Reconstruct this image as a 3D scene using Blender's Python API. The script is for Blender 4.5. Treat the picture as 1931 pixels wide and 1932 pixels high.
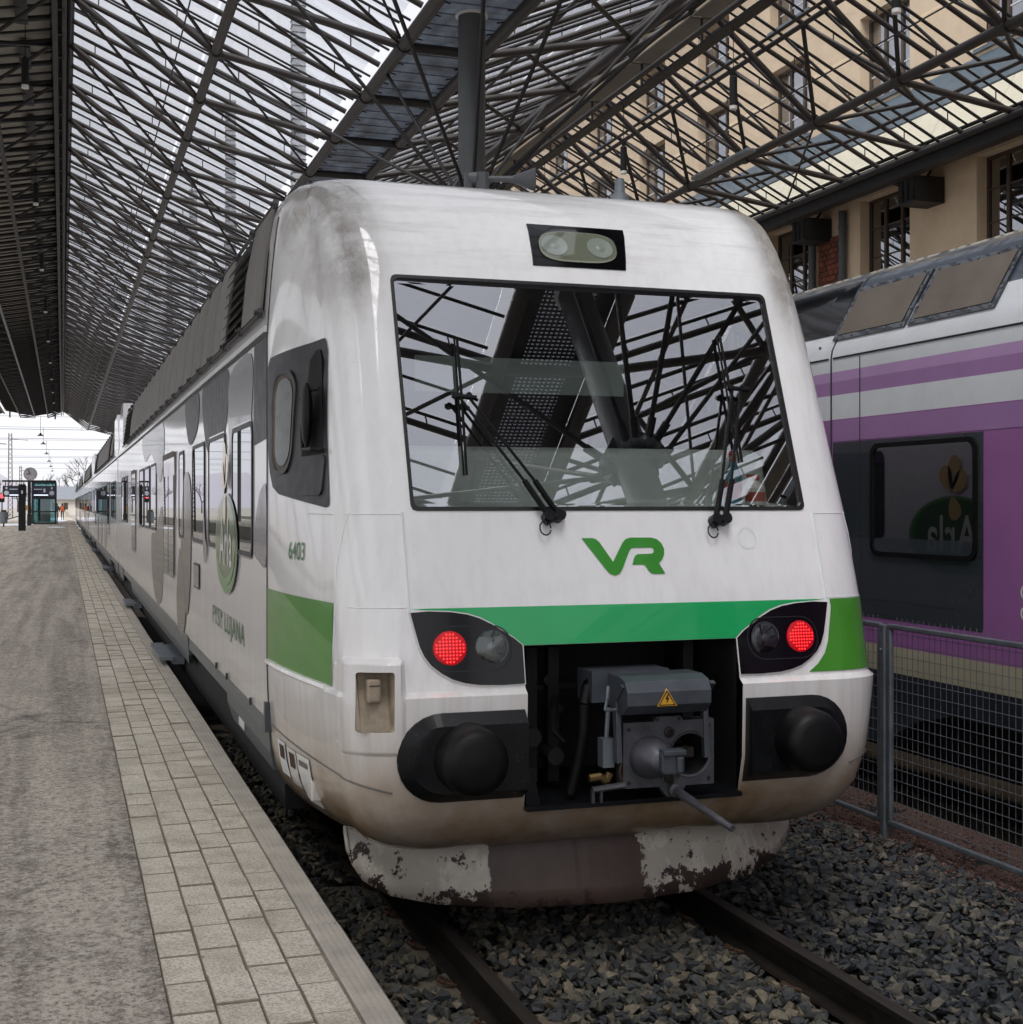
import bpy, bmesh, math, random
from mathutils import Vector, Matrix, geometry
import numpy as np
random.seed(7); rng = np.random.default_rng(11)
R = math.radians
scene = bpy.context.scene
for o in list(bpy.data.objects): bpy.data.objects.remove(o)
COL = scene.collection

# ------------------------------------------------------------------ camera
cam_data = bpy.data.cameras.new('camera')
cam_data.sensor_width = 36.0; cam_data.lens = 36.0 * 2550 / 1931
cam_data.shift_y = -15 / 1932
cam_data.clip_start = 0.05; cam_data.clip_end = 6000
cam = bpy.data.objects.new('camera', cam_data); COL.objects.link(cam)
YAW = math.atan(846 / 2550)
cam.location = (0, 0, 2.24); cam.rotation_euler = (R(90), 0, -YAW)
scene.camera = cam

# ------------------------------------------------------------------ sky, sun, exposure
world = bpy.data.worlds.new('World'); scene.world = world; world.use_nodes = True
wn = world.node_tree; wn.nodes.clear()
SUN_EL, SUN_AZ = R(60), R(212)          # azimuth clockwise from +Y: the glow of the overcast is behind the camera
sky = wn.nodes.new('ShaderNodeTexSky'); sky.sky_type = 'NISHITA'; sky.sun_disc = False
sky.sun_elevation = SUN_EL; sky.sun_rotation = SUN_AZ; sky.air_density = 1.2; sky.dust_density = 1.0
hs = wn.nodes.new('ShaderNodeHueSaturation'); hs.inputs['Saturation'].default_value = 0.10; hs.inputs['Value'].default_value = 0.32
bg1 = wn.nodes.new('ShaderNodeBackground'); bg1.inputs['Strength'].default_value = 0.05
bg2 = wn.nodes.new('ShaderNodeBackground'); bg2.inputs['Color'].default_value = (0.85, 0.86, 0.92, 1); bg2.inputs['Strength'].default_value = 0.295
add = wn.nodes.new('ShaderNodeAddShader'); wo = wn.nodes.new('ShaderNodeOutputWorld')
wn.links.new(sky.outputs[0], hs.inputs['Color']); wn.links.new(hs.outputs[0], bg1.inputs['Color'])
wn.links.new(bg1.outputs[0], add.inputs[0]); wn.links.new(bg2.outputs[0], add.inputs[1]); wn.links.new(add.outputs[0], wo.inputs['Surface'])
sun_d = bpy.data.lights.new('sun', 'SUN'); sun_d.energy = 1.5; sun_d.angle = R(40); sun_d.color = (1, 0.97, 0.94)
sun = bpy.data.objects.new('sun', sun_d); COL.objects.link(sun); sun.location = (0, -20, 40)
sdir = Vector((math.sin(SUN_AZ) * math.cos(SUN_EL), math.cos(SUN_AZ) * math.cos(SUN_EL), math.sin(SUN_EL)))
sun.rotation_euler = sdir.to_track_quat('Z', 'Y').to_euler()
vs = scene.view_settings; vs.view_transform = 'Standard'; vs.look = 'None'; vs.exposure = 1.58; vs.gamma = 1; vs.use_curve_mapping = False
cy = scene.cycles; cy.max_bounces = 6; cy.diffuse_bounces = 3; cy.glossy_bounces = 3; cy.volume_bounces = 0; cy.transparent_max_bounces = 12
cy.transmission_bounces = 4; cy.caustics_reflective = False; cy.caustics_refractive = False

# ------------------------------------------------------------------ materials
def lin(h):
    h = h.lstrip('#'); v = [int(h[i:i + 2], 16) / 255 for i in (0, 2, 4)]
    return tuple(((c + .055) / 1.055) ** 2.4 if c > .04045 else c / 12.92 for c in v)
MATS = {}
class NT:
    """small helper round a node tree"""
    def __init__(s, name):
        s.m = bpy.data.materials.new(name); s.m.use_nodes = True; s.t = s.m.node_tree; s.b = s.t.nodes['Principled BSDF']; s.o = s.t.nodes['Material Output']
        MATS[name] = s.m
        s.tc = s.n('TexCoord')
    def n(s, k, **kw):
        x = s.t.nodes.new('ShaderNode' + k)
        for a, v in kw.items(): setattr(x, a, v)
        return x
    def l(s, a, b): s.t.links.new(a, b)
    def coord(s, scale=(1, 1, 1), kind='Object'):
        mp = s.n('Mapping'); mp.inputs['Scale'].default_value = scale; s.l(s.tc.outputs[kind], mp.inputs['Vector']); return mp.outputs[0]
    def noise(s, scale, detail=5, rough=.6, stretch=(1, 1, 1), kind='Object'):
        x = s.n('TexNoise'); x.inputs['Scale'].default_value = scale; x.inputs['Detail'].default_value = detail; x.inputs['Roughness'].default_value = rough
        s.l(s.coord(stretch, kind), x.inputs['Vector']); return x.outputs['Fac']
    def ramp(s, fac, p0, p1, c0=(0, 0, 0), c1=(1, 1, 1)):
        x = s.n('ValToRGB'); e = x.color_ramp.elements; e[0].position = p0; e[1].position = p1; e[0].color = (*c0, 1); e[1].color = (*c1, 1)
        s.l(fac, x.inputs['Fac']); return x.outputs['Color']
    def mix(s, fac, a, b, mode='MIX'):
        x = s.n('Mix', data_type='RGBA', blend_type=mode)
        if isinstance(fac, (int, float)): x.inputs['Factor'].default_value = fac
        else: s.l(fac, x.inputs['Factor'])
        for v, i in ((a, 6), (b, 7)):
            if isinstance(v, tuple): x.inputs[i].default_value = (*v[:3], 1)
            else: s.l(v, x.inputs[i])
        return x.outputs[2]
    def math(s, op, a, b=0.0, clamp=False):
        x = s.n('Math', operation=op, use_clamp=clamp)
        for v, i in ((a, 0), (b, 1)):
            if isinstance(v, (int, float)): x.inputs[i].default_value = v
            else: s.l(v, x.inputs[i])
        return x.outputs[0]
    def xyz(s):
        x = s.n('SeparateXYZ'); s.l(s.tc.outputs['Object'], x.inputs[0]); return x.outputs
    def step(s, v, a, b):
        x = s.n('MapRange', interpolation_type='SMOOTHSTEP'); x.inputs['From Min'].default_value = a; x.inputs['From Max'].default_value = b
        s.l(v, x.inputs['Value']); return x.outputs['Result']
    def bump(s, h, strength=.3, dist=.01):
        x = s.n('Bump'); x.inputs['Strength'].default_value = strength; x.inputs['Distance'].default_value = dist; s.l(h, x.inputs['Height']); s.l(x.outputs[0], s.b.inputs['Normal'])
    def set(s, col=None, rough=None, metal=None, coat=None, spec=None):
        for k, v in (('Base Color', col), ('Roughness', rough), ('Metallic', metal), ('Coat Weight', coat), ('Specular IOR Level', spec)):
            if v is None: continue
            if isinstance(v, tuple): s.b.inputs[k].default_value = (*v[:3], 1)
            elif isinstance(v, (int, float)): s.b.inputs[k].default_value = v
            else: s.l(v, s.b.inputs[k])
        s.b.inputs['Coat Roughness'].default_value = .03
        return s
def sc(c, k): return tuple(min(1, x * k) for x in c)
def pm(name, col, rough=.5, metal=0, coat=0, var=.18, vs=2.5, bump=0, bs=60, stretch=(1, 1, 1), spec=.5, isl=0):
    if isinstance(col, str): col = lin(col)
    t = NT(name)
    c = t.mix(t.ramp(t.noise(vs, 6, .65, stretch), .3, .7), sc(col, 1 - var), sc(col, 1 + var))
    if isl:
        g = t.n('NewGeometry'); oi = t.n('ObjectInfo')
        r = t.math('FRACT', t.math('ADD', g.outputs['Random Per Island'], oi.outputs['Random']))
        c = t.mix(r, c, t.mix(1.0, c, (1 - isl,) * 3, 'MULTIPLY'))
    t.set(c, rough, metal, coat, spec)
    if rough > .15 and not metal == 1 and not coat:
        t.l(t.math('ADD', t.math('MULTIPLY', t.noise(vs * 4, 4), .25), rough - .12), t.b.inputs['Roughness'])
    if bump: t.bump(t.noise(bs, 4), bump, .005)
    return t.m

# white paint of the nose: soot and painted dark reflections towards the roof, brown road dirt on the bumper, thin rain streaks
def white_paint(name, base, dirt_low, soot_reflect):
    t = NT(name); X, Y, Z = t.xyz()
    n1 = t.noise(1.6, 8, .65); n2 = t.noise(9, 6, .7); st = t.noise(3.0, 6, .6, (6, 6, .35)); fl = t.noise(90, 3, .6)
    c = t.mix(t.ramp(st, .45, .75), base, sc(base, .93))
    low = t.math('MULTIPLY', t.math('SUBTRACT', 1.0, t.step(Z, dirt_low - .55, dirt_low + .25)), t.math('ADD', t.math('MULTIPLY', n1, 1.2), .05), True)
    c = t.mix(t.math('MULTIPLY', low, 1.4, True), c, lin('8f7656'))
    warm = t.math('MULTIPLY', t.math('SUBTRACT', 1.0, t.step(Z, 1.0, 2.0)), t.ramp(st, .3, .7)); c = t.mix(t.math('MULTIPLY', warm, .32), c, lin('b09a7c'))
    vlow = t.math('MULTIPLY', t.math('SUBTRACT', 1.0, t.step(Z, .50, .80)), t.math('ADD', n2, .1), True)
    c = t.mix(vlow, c, lin('4d4136'))
    if soot_reflect:
        cen = t.math('ABSOLUTE', t.math('SUBTRACT', X, 2.72))
        corner = t.step(cen, 1.05, 1.45)
        d = t.math('DIVIDE', t.math('SUBTRACT', cen, t.math('ADD', 1.22, t.math('MULTIPLY', n2, .06))), .13); band = t.math('POWER', 2.718, t.math('MULTIPLY', t.math('MULTIPLY', d, d), -1.0))
        band = t.math('MULTIPLY', band, t.step(Z, 3.05, 3.5))
        top = t.math('MULTIPLY', t.math('MULTIPLY', t.step(Z, 3.66, 3.88), t.step(cen, 1.22, 1.38)), t.math('SUBTRACT', 1.0, t.step(Z, 4.02, 4.1)))
        s = t.math('MAXIMUM', band, t.math('MULTIPLY', top, .95)); s = t.math('ADD', s, t.math('MULTIPLY', t.math('MULTIPLY', corner, t.step(Z, 3.0, 3.6)), .25), True)
        s = t.math('MULTIPLY', s, t.ramp(t.math('ADD', t.math('MULTIPLY', n1, .6), t.math('MULTIPLY', n2, .4)), .30, .56), True)
        c = t.mix(t.math('MULTIPLY', s, .72), c, t.mix(t.ramp(fl, .35, .65), lin('59544e'), lin('7a746b')))
        wisp = t.math('MULTIPLY', t.step(Z, 3.3, 3.8), t.ramp(t.noise(2.2, 8, .7, (.5, 2.2, 5.0)), .50, .68))
        c = t.mix(t.math('MULTIPLY', wisp, .30), c, lin('7d756c'))
        bl = t.noise(2.4, 4, .5, (2.2, 2.2, .9))
        rust = t.math('MULTIPLY', t.math('MULTIPLY', corner, t.step(Z, 1.5, 3.3)), t.ramp(bl, .55, .78))
        c = t.mix(t.math('MULTIPLY', rust, .35), c, lin('9a8a76'))
    c = t.mix(t.math('MULTIPLY', t.ramp(fl, .70, .76), .5), c, lin('5d554c'))
    t.set(c, None, 0, .9); t.l(t.math('ADD', t.math('MULTIPLY', n1, .25), .25), t.b.inputs['Roughness'])
    t.l(t.math('ADD', t.math('MULTIPLY', n2, .10), .01), t.b.inputs['Coat Roughness'])
    return t.m
white_paint('white_nose', (.85, .85, .85), 1.15, True)
white_paint('white_side', (.82, .82, .83), .95, False)
white_paint('white_plain', (.83, .82, .80), .6, False)
pm('green_bright', '00a85c', .32, coat=.5, var=.06)
pm('green_dark', '3f8a1c', .32, coat=.5, var=.08)
pm('green_logo', '2f8c22', .4, coat=.3, var=.08)
pm('green_text', '1f6a2c', .4, coat=.3, var=.05)
pm('gasket', '0d0d0f', .45, var=.2)
pm('film_dark', '2a2a2e', .4, coat=0, var=.10, spec=.2)
pm('film_light', '85868b', .25, coat=.25, var=.06)
pm('film_brown', '6a635d', .25, coat=.2, var=.10)
pm('logo_green', '41652f', .3, coat=.6, var=.06); pm('logo_rim', '4f9a38', .3, coat=.6, var=.06); pm('logo_rim_light', '8ea38a', .3, coat=.6)
pm('logo_white', 'e4e4e0', .3, coat=.5, var=.04); pm('logo_yellow', 'd9b978', .3, coat=.5, var=.06)
pm('skirt_grey', '4b5458', .38, coat=.2, var=.14, vs=4)
pm('roof_grey', '6a6661', .55, var=.22, vs=3, stretch=(1, 1, .4))
pm('roof_dark', '3a3a3b', .6, var=.3, vs=2)
t = NT('black_paint'); c = t.mix(t.ramp(t.noise(14, 5), .3, .7), lin('0b0c0e'), lin('15171a')); c = t.mix(t.math('MULTIPLY', t.ramp(t.noise(120, 3, .6), .68, .73), .6), c, lin('8d8a80')); t.set(c, .40, 0, .06, .22)
pm('black_gloss', '060608', .12, spec=.3, coat=.1, var=.3, vs=10)
pm('rubber', '0a0a0b', .48, spec=.28, var=.25, vs=12, bump=.08, bs=300)
pm('black_matt', '0b0b0c', .8, var=.4)
pm('pocket', '121214', .7, var=.5, vs=8)
pm('steel_grey', '4e535a', .42, .35, var=.2, vs=9, bump=.06, bs=150)
pm('cast_grey', '55575b', .48, .6, var=.3, vs=12, bump=.12, bs=120)
pm('steel_bright', '8d8c94', .34, .85, var=.25, vs=12)
pm('cast_bright', '5f5f66', .5, .55, var=.25, vs=12, bump=.1, bs=140); pm('brass', '6b5836', .5, .7, var=.3, vs=14)
pm('yellow_sign', 'd9a32a', .45, var=.08); pm('sign_black', '111111', .5, var=.1)
pm('chrome', 'b9bcc0', .2, 1, var=.05)
pm('canopy_steel', '322d2b', .5, .15, var=.22, vs=1.5)
pm('canopy_dark', '1c1a1b', .55, .1, var=.25, vs=1.5)
pm('galvanised', '767c82', .5, .55, var=.25, vs=8)
pm('rail_steel', '322d29', .55, .5, var=.35, vs=9, bump=.15, bs=90)
pm('rail_top', '6e6862', .33, .8, var=.3, vs=7, stretch=(4, .3, 1))
pm('socket_dirt_shade', '9c8f7b', .6, var=.3, vs=14); pm('sleeper', '6d6455', .85, var=.25, vs=8, bump=.2, bs=80)  # socket recess: brown dirt, with cavity shading put into the colour
pm('rust', '4a3527', .8, .2, var=.4, vs=20)
pm('purple_light', 'bd98c6', .34, coat=.4, var=.05); pm('purple_dark', 'a47bad', .34, coat=.4, var=.06)
pm('purple_deep', '9a649d', .34, coat=.4, var=.07); pm('pale_grey', 'dfe3e6', .34, coat=.4, var=.06); pm('slate', '4a525d', .3, coat=.5, var=.06)
pm('window_slate', '32383e', .24, coat=.7, var=.10); pm('cream', 'aaa48c', .5, var=.1); pm('under_blue', '20262e', .6, var=.2)
pm('mesh_brown', '6b6259', .6, var=.22, vs=1.6, bump=.35, bs=260)
pm('stucco', 'dcc6a8', .9, var=.07, vs=3, bump=.2, bs=120); pm('stucco_band', 'c5aa88', .9, var=.06, vs=3)
pm('frame_brown', '4b3d31', .55, var=.2); pm('copper_roof', '59625f', .6, var=.25, vs=2); pm('flashing', '5b6a73', .42, .3, var=.15, vs=2)
pm('red_brick', '7a4331', .85, var=.3, vs=12, bump=.3, bs=80, isl=.45)
pm('grey_paint', '4a4d50', .5, var=.15); pm('lamp_white', 'd8d8d4', .4, var=.05)
pm('cream_panel', 'cfc9b4', .7, var=.06); pm('pylon', 'a3a6ac', .8, var=.2, vs=8, bump=.4, bs=30); pm('ceiling', '9c968c', .85, var=.16, vs=.8)
pm('concrete', '8c877c', .9, var=.15, vs=6, bump=.25, bs=120)
pm('snow', 'dfe2e8', .8, var=.04); pm('bark', '4f4a46', .9, var=.3); pm('far_wall', 'd6d0c6', .9, var=.05); pm('far_roof', '70757c', .8)
pm('jacket_red', '8a3b30', .8); pm('pack_orange', 'c05a30', .8); pm('cloth_dark', '23252a', .9); pm('skin', 'b98a72', .6); pm('hair', '2a211b', .8)
pm('sign_face', '0c1030', .3, coat=.4); pm('sign_text', 'c8ccd8', .5); pm('clock_face', 'b9b4b8', .5); pm('ochre', 'b98b45', .6)
pm('lamp_tray_cream', 'a8a99b', .45, var=.08); pm('interior_grey', '161817', .8); pm('dash_grey', 'b4bcb6', .7); pm('pane_green', '3c423c', .25, spec=.3); pm('interior_light', '7f8a84', .7); pm('bottle_white', 'd5d5cf', .4); pm('label_red', 'b3402f', .5); pm('bottle_teal', '4f8f99', .3)
pm('hill', '9a98a0', .95, var=.1, vs=.01); pm('window_dark', '14181a', .08, coat=1, var=.2)
pm('gravel_red', '6e554c', .9, var=.35, vs=30, isl=.6); pm('litter', 'a39c90', .8, isl=.5, var=.3)

def glass(name, tint, ior, base=0.0, rough=0.0, dirt=0.0):
    t = NT(name); lw = t.n('LayerWeight'); lw.inputs['Blend'].default_value = .5; f0 = ((ior - 1) / (ior + 1)) ** 2
    fres = t.math('ADD', t.math('MULTIPLY', t.math('POWER', lw.outputs['Facing'], 5.0), 1 - f0), f0)
    tr = t.n('BsdfTransparent'); tr.inputs['Color'].default_value = (*tint, 1)
    gl = t.n('BsdfGlossy'); gl.inputs['Roughness'].default_value = rough; gl.inputs['Color'].default_value = (.95, .96, 1, 1)
    mx = t.n('MixShader'); f = t.math('ADD', t.math('MULTIPLY', fres, 1 - base), base, True)
    t.l(f, mx.inputs[0]); t.l(tr.outputs[0], mx.inputs[1]); t.l(gl.outputs[0], mx.inputs[2]); out = mx.outputs[0]
    if dirt:
        df = t.n('BsdfDiffuse'); df.inputs['Color'].default_value = (.55, .54, .5, 1)
        m2 = t.n('MixShader'); t.l(t.math('MULTIPLY', t.ramp(t.noise(1.1, 7, .7), .45, .8), dirt), m2.inputs[0]); t.l(out, m2.inputs[1]); t.l(df.outputs[0], m2.inputs[2]); out = m2.outputs[0]
    t.l(out, t.o.inputs['Surface']); return t.m
glass('roof_glass', (.95, .955, .97), 1.25, 0, .02, .04)
glass('windscreen_glass', (.84, .87, .86), 2.2, .27, .0, .015)
glass('car_glass', (.10, .11, .11), 1.7, .24)
def mirror_glass(name, f, tint=(.008, .01, .011)):
    t = NT(name); lw = t.n('LayerWeight'); lw.inputs['Blend'].default_value = .5
    d = t.n('BsdfDiffuse'); d.inputs['Color'].default_value = (*tint, 1); g_ = t.n('BsdfGlossy'); g_.inputs['Roughness'].default_value = 0.0; g_.inputs['Color'].default_value = (.93, .95, .97, 1)
    mx = t.n('MixShader'); t.l(t.math('ADD', t.math('MULTIPLY', t.math('POWER', lw.outputs['Facing'], 4.0), 1 - f), f, True), mx.inputs[0]); t.l(d.outputs[0], mx.inputs[1]); t.l(g_.outputs[0], mx.inputs[2]); t.l(mx.outputs[0], t.o.inputs['Surface'])
mirror_glass('train_glass', .30); mirror_glass('side_glass', .16)
glass('building_glass', (.35, .37, .38), 1.8, .30)
glass('lamp_glass', (.62, .65, .60), 1.6, .02)
glass('lift_glass', (.55, .72, .72), 1.5, .05)

# ribbed translucent sheet of the valley gutter
t = NT('gutter_sheet'); c = t.mix(t.ramp(t.noise(3, 7, .7, (1, .5, 1)), .3, .75), lin('9aa0a8'), lin('5b5d62')); c = t.mix(t.math('MULTIPLY', t.ramp(t.noise(24, 5, .6, (.2, 3, 1)), .45, .6), .5), c, lin('6a6d72'))
c = t.mix(t.math('MULTIPLY', t.ramp(t.noise(.8, 5, .6), .6, .75), .6), c, lin('5a4632'))
t.set(c, .45); tl = t.n('BsdfTranslucent'); t.l(c, tl.inputs['Color']); mx = t.n('MixShader'); mx.inputs[0].default_value = .72; t.l(t.b.outputs[0], mx.inputs[1]); t.l(tl.outputs[0], mx.inputs[2]); t.l(mx.outputs[0], t.o.inputs['Surface'])
def emit(name, col, s, dots=0):
    t = NT(name); t.set(sc(col, .5), .4)
    t.b.inputs['Emission Color'].default_value = (*col, 1); t.b.inputs['Emission Strength'].default_value = s
    return t.m
emit('red_glow', (.6, .002, .010), .14); emit('red_led', (1, .025, .025), 1.3); emit('screen_line', (.75, .82, .95), .55); emit('signal_red', (1, .1, .12), .6)
emit('interior_lamp', (1, .75, .3), 1.5)

# asphalt of the platform: worn lanes along the platform, patches, pale grit
t = NT('asphalt'); lane = t.noise(1.3, 5, .6, (3.4, .16, 1)); pat = t.noise(.9, 8, .7); g = t.noise(70, 3, .8); g2 = t.noise(26, 4, .7); cr = t.noise(5.5, 8, .75)
c = t.mix(t.ramp(lane, .40, .60), lin('847b73'), lin('b5aba0'))
c = t.mix(t.math('MULTIPLY', t.ramp(pat, .48, .64), .45), c, lin('6f6a64'))
c = t.mix(t.math('MULTIPLY', t.ramp(cr, .50, .62), .5), c, lin('bcb6ac'))
c = t.mix(t.math('MULTIPLY', t.ramp(g2, .52, .60), .6), c, lin('5c5852')); c = t.mix(t.math('MULTIPLY', t.ramp(g2, .38, .46, (1, 1, 1), (0, 0, 0)), .5), c, lin('c9c3b9'))
c = t.mix(t.math('MULTIPLY', t.ramp(g, .55, .62), .75), c, lin('c0b6a8')); c = t.mix(t.math('MULTIPLY', t.ramp(g, .38, .45, (1, 1, 1), (0, 0, 0)), .75), c, lin('3d3a36'))
vo = t.n('TexVoronoi', feature='DISTANCE_TO_EDGE'); vo.inputs['Scale'].default_value = .55; t.l(t.coord((1, .5, 1)), vo.inputs['Vector'])
wob = t.math('ADD', vo.outputs['Distance'], t.math('MULTIPLY', t.math('SUBTRACT', cr, .5), .10)); crack = t.math('MULTIPLY', t.ramp(t.math('ABSOLUTE', wob), .004, .012, (1, 1, 1), (0, 0, 0)), t.ramp(pat, .5, .56))
c = t.mix(t.math('MULTIPLY', crack, .4), c, lin('2f2a28'))
stn = t.noise(1.7, 3, .45); c = t.mix(t.math('MULTIPLY', t.ramp(stn, .66, .72), .45), c, lin('3f3936'))
t.set(c, .92); t.bump(g2, .6, .012)
# pavers
t = NT('paver'); g = t.n('NewGeometry'); oi = t.n('ObjectInfo'); r = t.math('FRACT', t.math('ADD', g.outputs['Random Per Island'], oi.outputs['Random']))
w = t.n('TexCoord'); sp = t.n('TexNoise'); sp.inputs['Scale'].default_value = 90; sp.inputs['Detail'].default_value = 5; t.l(g.outputs['Position'], sp.inputs['Vector'])
st2 = t.n('TexNoise'); st2.inputs['Scale'].default_value = 5; st2.inputs['Detail'].default_value = 7; t.l(g.outputs['Position'], st2.inputs['Vector'])
c = t.mix(r, lin('c3bcae'), lin('d3ccbf')); c = t.mix(t.math('MULTIPLY', t.ramp(st2.outputs[0], .46, .68), .6), c, lin('978d7d')); c = t.mix(t.math('MULTIPLY', t.ramp(sp.outputs[0], .48, .60), .6), c, lin('8f8779')); c = t.mix(t.math('MULTIPLY', t.ramp(sp.outputs[0], .36, .44, (1, 1, 1), (0, 0, 0)), .5), c, lin('d5cfc3'))
gum = t.n('TexVoronoi'); gum.inputs['Scale'].default_value = 4.2; t.l(g.outputs['Position'], gum.inputs['Vector']); c = t.mix(t.math('MULTIPLY', t.ramp(gum.outputs['Distance'], .05, .085, (1, 1, 1), (0, 0, 0)), .55), c, lin('5f584e'))
edge_d = t.n('TexNoise'); edge_d.inputs['Scale'].default_value = 1.3; edge_d.inputs['Detail'].default_value = 6; t.l(g.outputs['Position'], edge_d.inputs['Vector']); c = t.mix(t.math('MULTIPLY', t.ramp(edge_d.outputs[0], .5, .7), .35), c, lin('7a6f5f'))
t.set(c, .92); t.bump(sp.outputs[0], .5, .004)
pm('joint_sand', '857b6d', .95, var=.3, vs=30)
pm('edge_slab', 'aba49a', .9, var=.2, vs=5, bump=.35, bs=160)
# ballast
t = NT('ballast_stone'); g = t.n('NewGeometry'); oi = t.n('ObjectInfo'); r = t.math('FRACT', t.math('ADD', g.outputs['Random Per Island'], oi.outputs['Random']))
n = t.n('TexNoise'); n.inputs['Scale'].default_value = 45; n.inputs['Detail'].default_value = 5; t.l(g.outputs['Position'], n.inputs['Vector'])
cr_ = t.n('ValToRGB'); els = cr_.color_ramp.elements; els[0].color = (*lin('303338'), 1); els[1].color = (*lin('706b61'), 1); els[1].position = .97
for p, h in ((.3, '3e4247'), (.6, '4b4d4a'), (.8, '58554d')): e = els.new(p); e.color = (*lin(h), 1)
t.l(r, cr_.inputs['Fac']); c = t.mix(t.ramp(n.outputs[0], .35, .7), cr_.outputs[0], t.mix(1.0, cr_.outputs[0], (.6, .58, .55), 'MULTIPLY'))
px = t.n('SeparateXYZ'); t.l(g.outputs['Position'], px.inputs[0]); tan = t.math('SUBTRACT', 1.0, t.step(px.outputs[0], 3.3, 3.8)); c = t.mix(t.math('MULTIPLY', tan, .5), c, t.mix(1.0, c, (1.75, 1.6, 1.32), 'MULTIPLY'))
t.set(c, .82, spec=.35); t.bump(n.outputs[0], .3, .006)
pm('ballast_base', '17181a', .95, var=.4, vs=20, bump=.5, bs=60)
pm('ground_far', '8f8b86', .95, var=.25, vs=.4)
# peeling plough: cream paint flaked down to brown primer
t = NT('plough_paint'); n1 = t.noise(2.2, 10, .72); n2 = t.noise(11, 8, .72); n3 = t.noise(5, 9, .75, (1, 1, .6)); X, Y, Z = t.xyz()
base = t.mix(t.ramp(n2, .42, .58), lin('c9c2b4'), lin('d6cfc1'))
base = t.mix(t.math('MULTIPLY', t.ramp(n3, .46, .50), .55), base, lin('aaa397'))
flake = t.math('ADD', t.math('MULTIPLY', n2, .55), t.math('MULTIPLY', n1, .45))
edge = t.math('MULTIPLY', t.math('SUBTRACT', 1.0, t.step(Z, .16, .36)), .10)
c = t.mix(t.ramp(t.math('ADD', flake, edge), .55, .562), base, lin('3a2d29'))
prim = t.mix(t.ramp(n3, .3, .7), lin('4a3a35'), lin('5d4c44'))
wv = t.math('ADD', t.math('MULTIPLY', t.math('SUBTRACT', n1, .5), .7), t.math('MULTIPLY', t.math('SUBTRACT', n2, .5), .22)); Xw = t.math('ADD', X, wv)
xm = t.math('MULTIPLY', t.step(t.math('ADD', X, t.math('MULTIPLY', wv, .25)), 2.07, 2.08), t.math('SUBTRACT', 1.0, t.step(Xw, 2.86, 2.88)))
xm = t.math('MULTIPLY', xm, t.math('SUBTRACT', 1.0, t.ramp(t.math('ADD', flake, edge), .62, .635)))
c = t.mix(xm, c, prim); t.set(c, .6, 0, .1); t.bump(t.ramp(flake, .57, .61), .35, .004)
# open grating of the walkway under the valley gutter
t = NT('grating'); X, Y, Z = t.xyz()
gx = t.math('GREATER_THAN', t.math('FRACT', t.math('MULTIPLY', X, 16)), .42); gy = t.math('GREATER_THAN', t.math('FRACT', t.math('MULTIPLY', Y, 16)), .62)
t.set(lin('1d1f23'), .6); tr_ = t.n('BsdfTransparent'); tr_.inputs['Color'].default_value = (.2, .2, .22, 1); mx = t.n('MixShader'); t.l(t.math('MULTIPLY', gx, gy), mx.inputs[0]); t.l(t.b.outputs[0], mx.inputs[1]); t.l(tr_.outputs[0], mx.inputs[2]); t.l(mx.outputs[0], t.o.inputs['Surface'])
# perforated sheet for column casing
t = NT('perforated'); X, Y, Z = t.xyz()
def saw(v, k): return t.math('FRACT', t.math('MULTIPLY', v, k))
u = t.math('GREATER_THAN', saw(t.math('ADD', X, Y), 26), .45); w_ = t.math('GREATER_THAN', saw(Z, 26), .45)
t.set(t.mix(t.math('MULTIPLY', u, w_), lin('25272b'), lin('9a9ca2')), .5)

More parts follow.
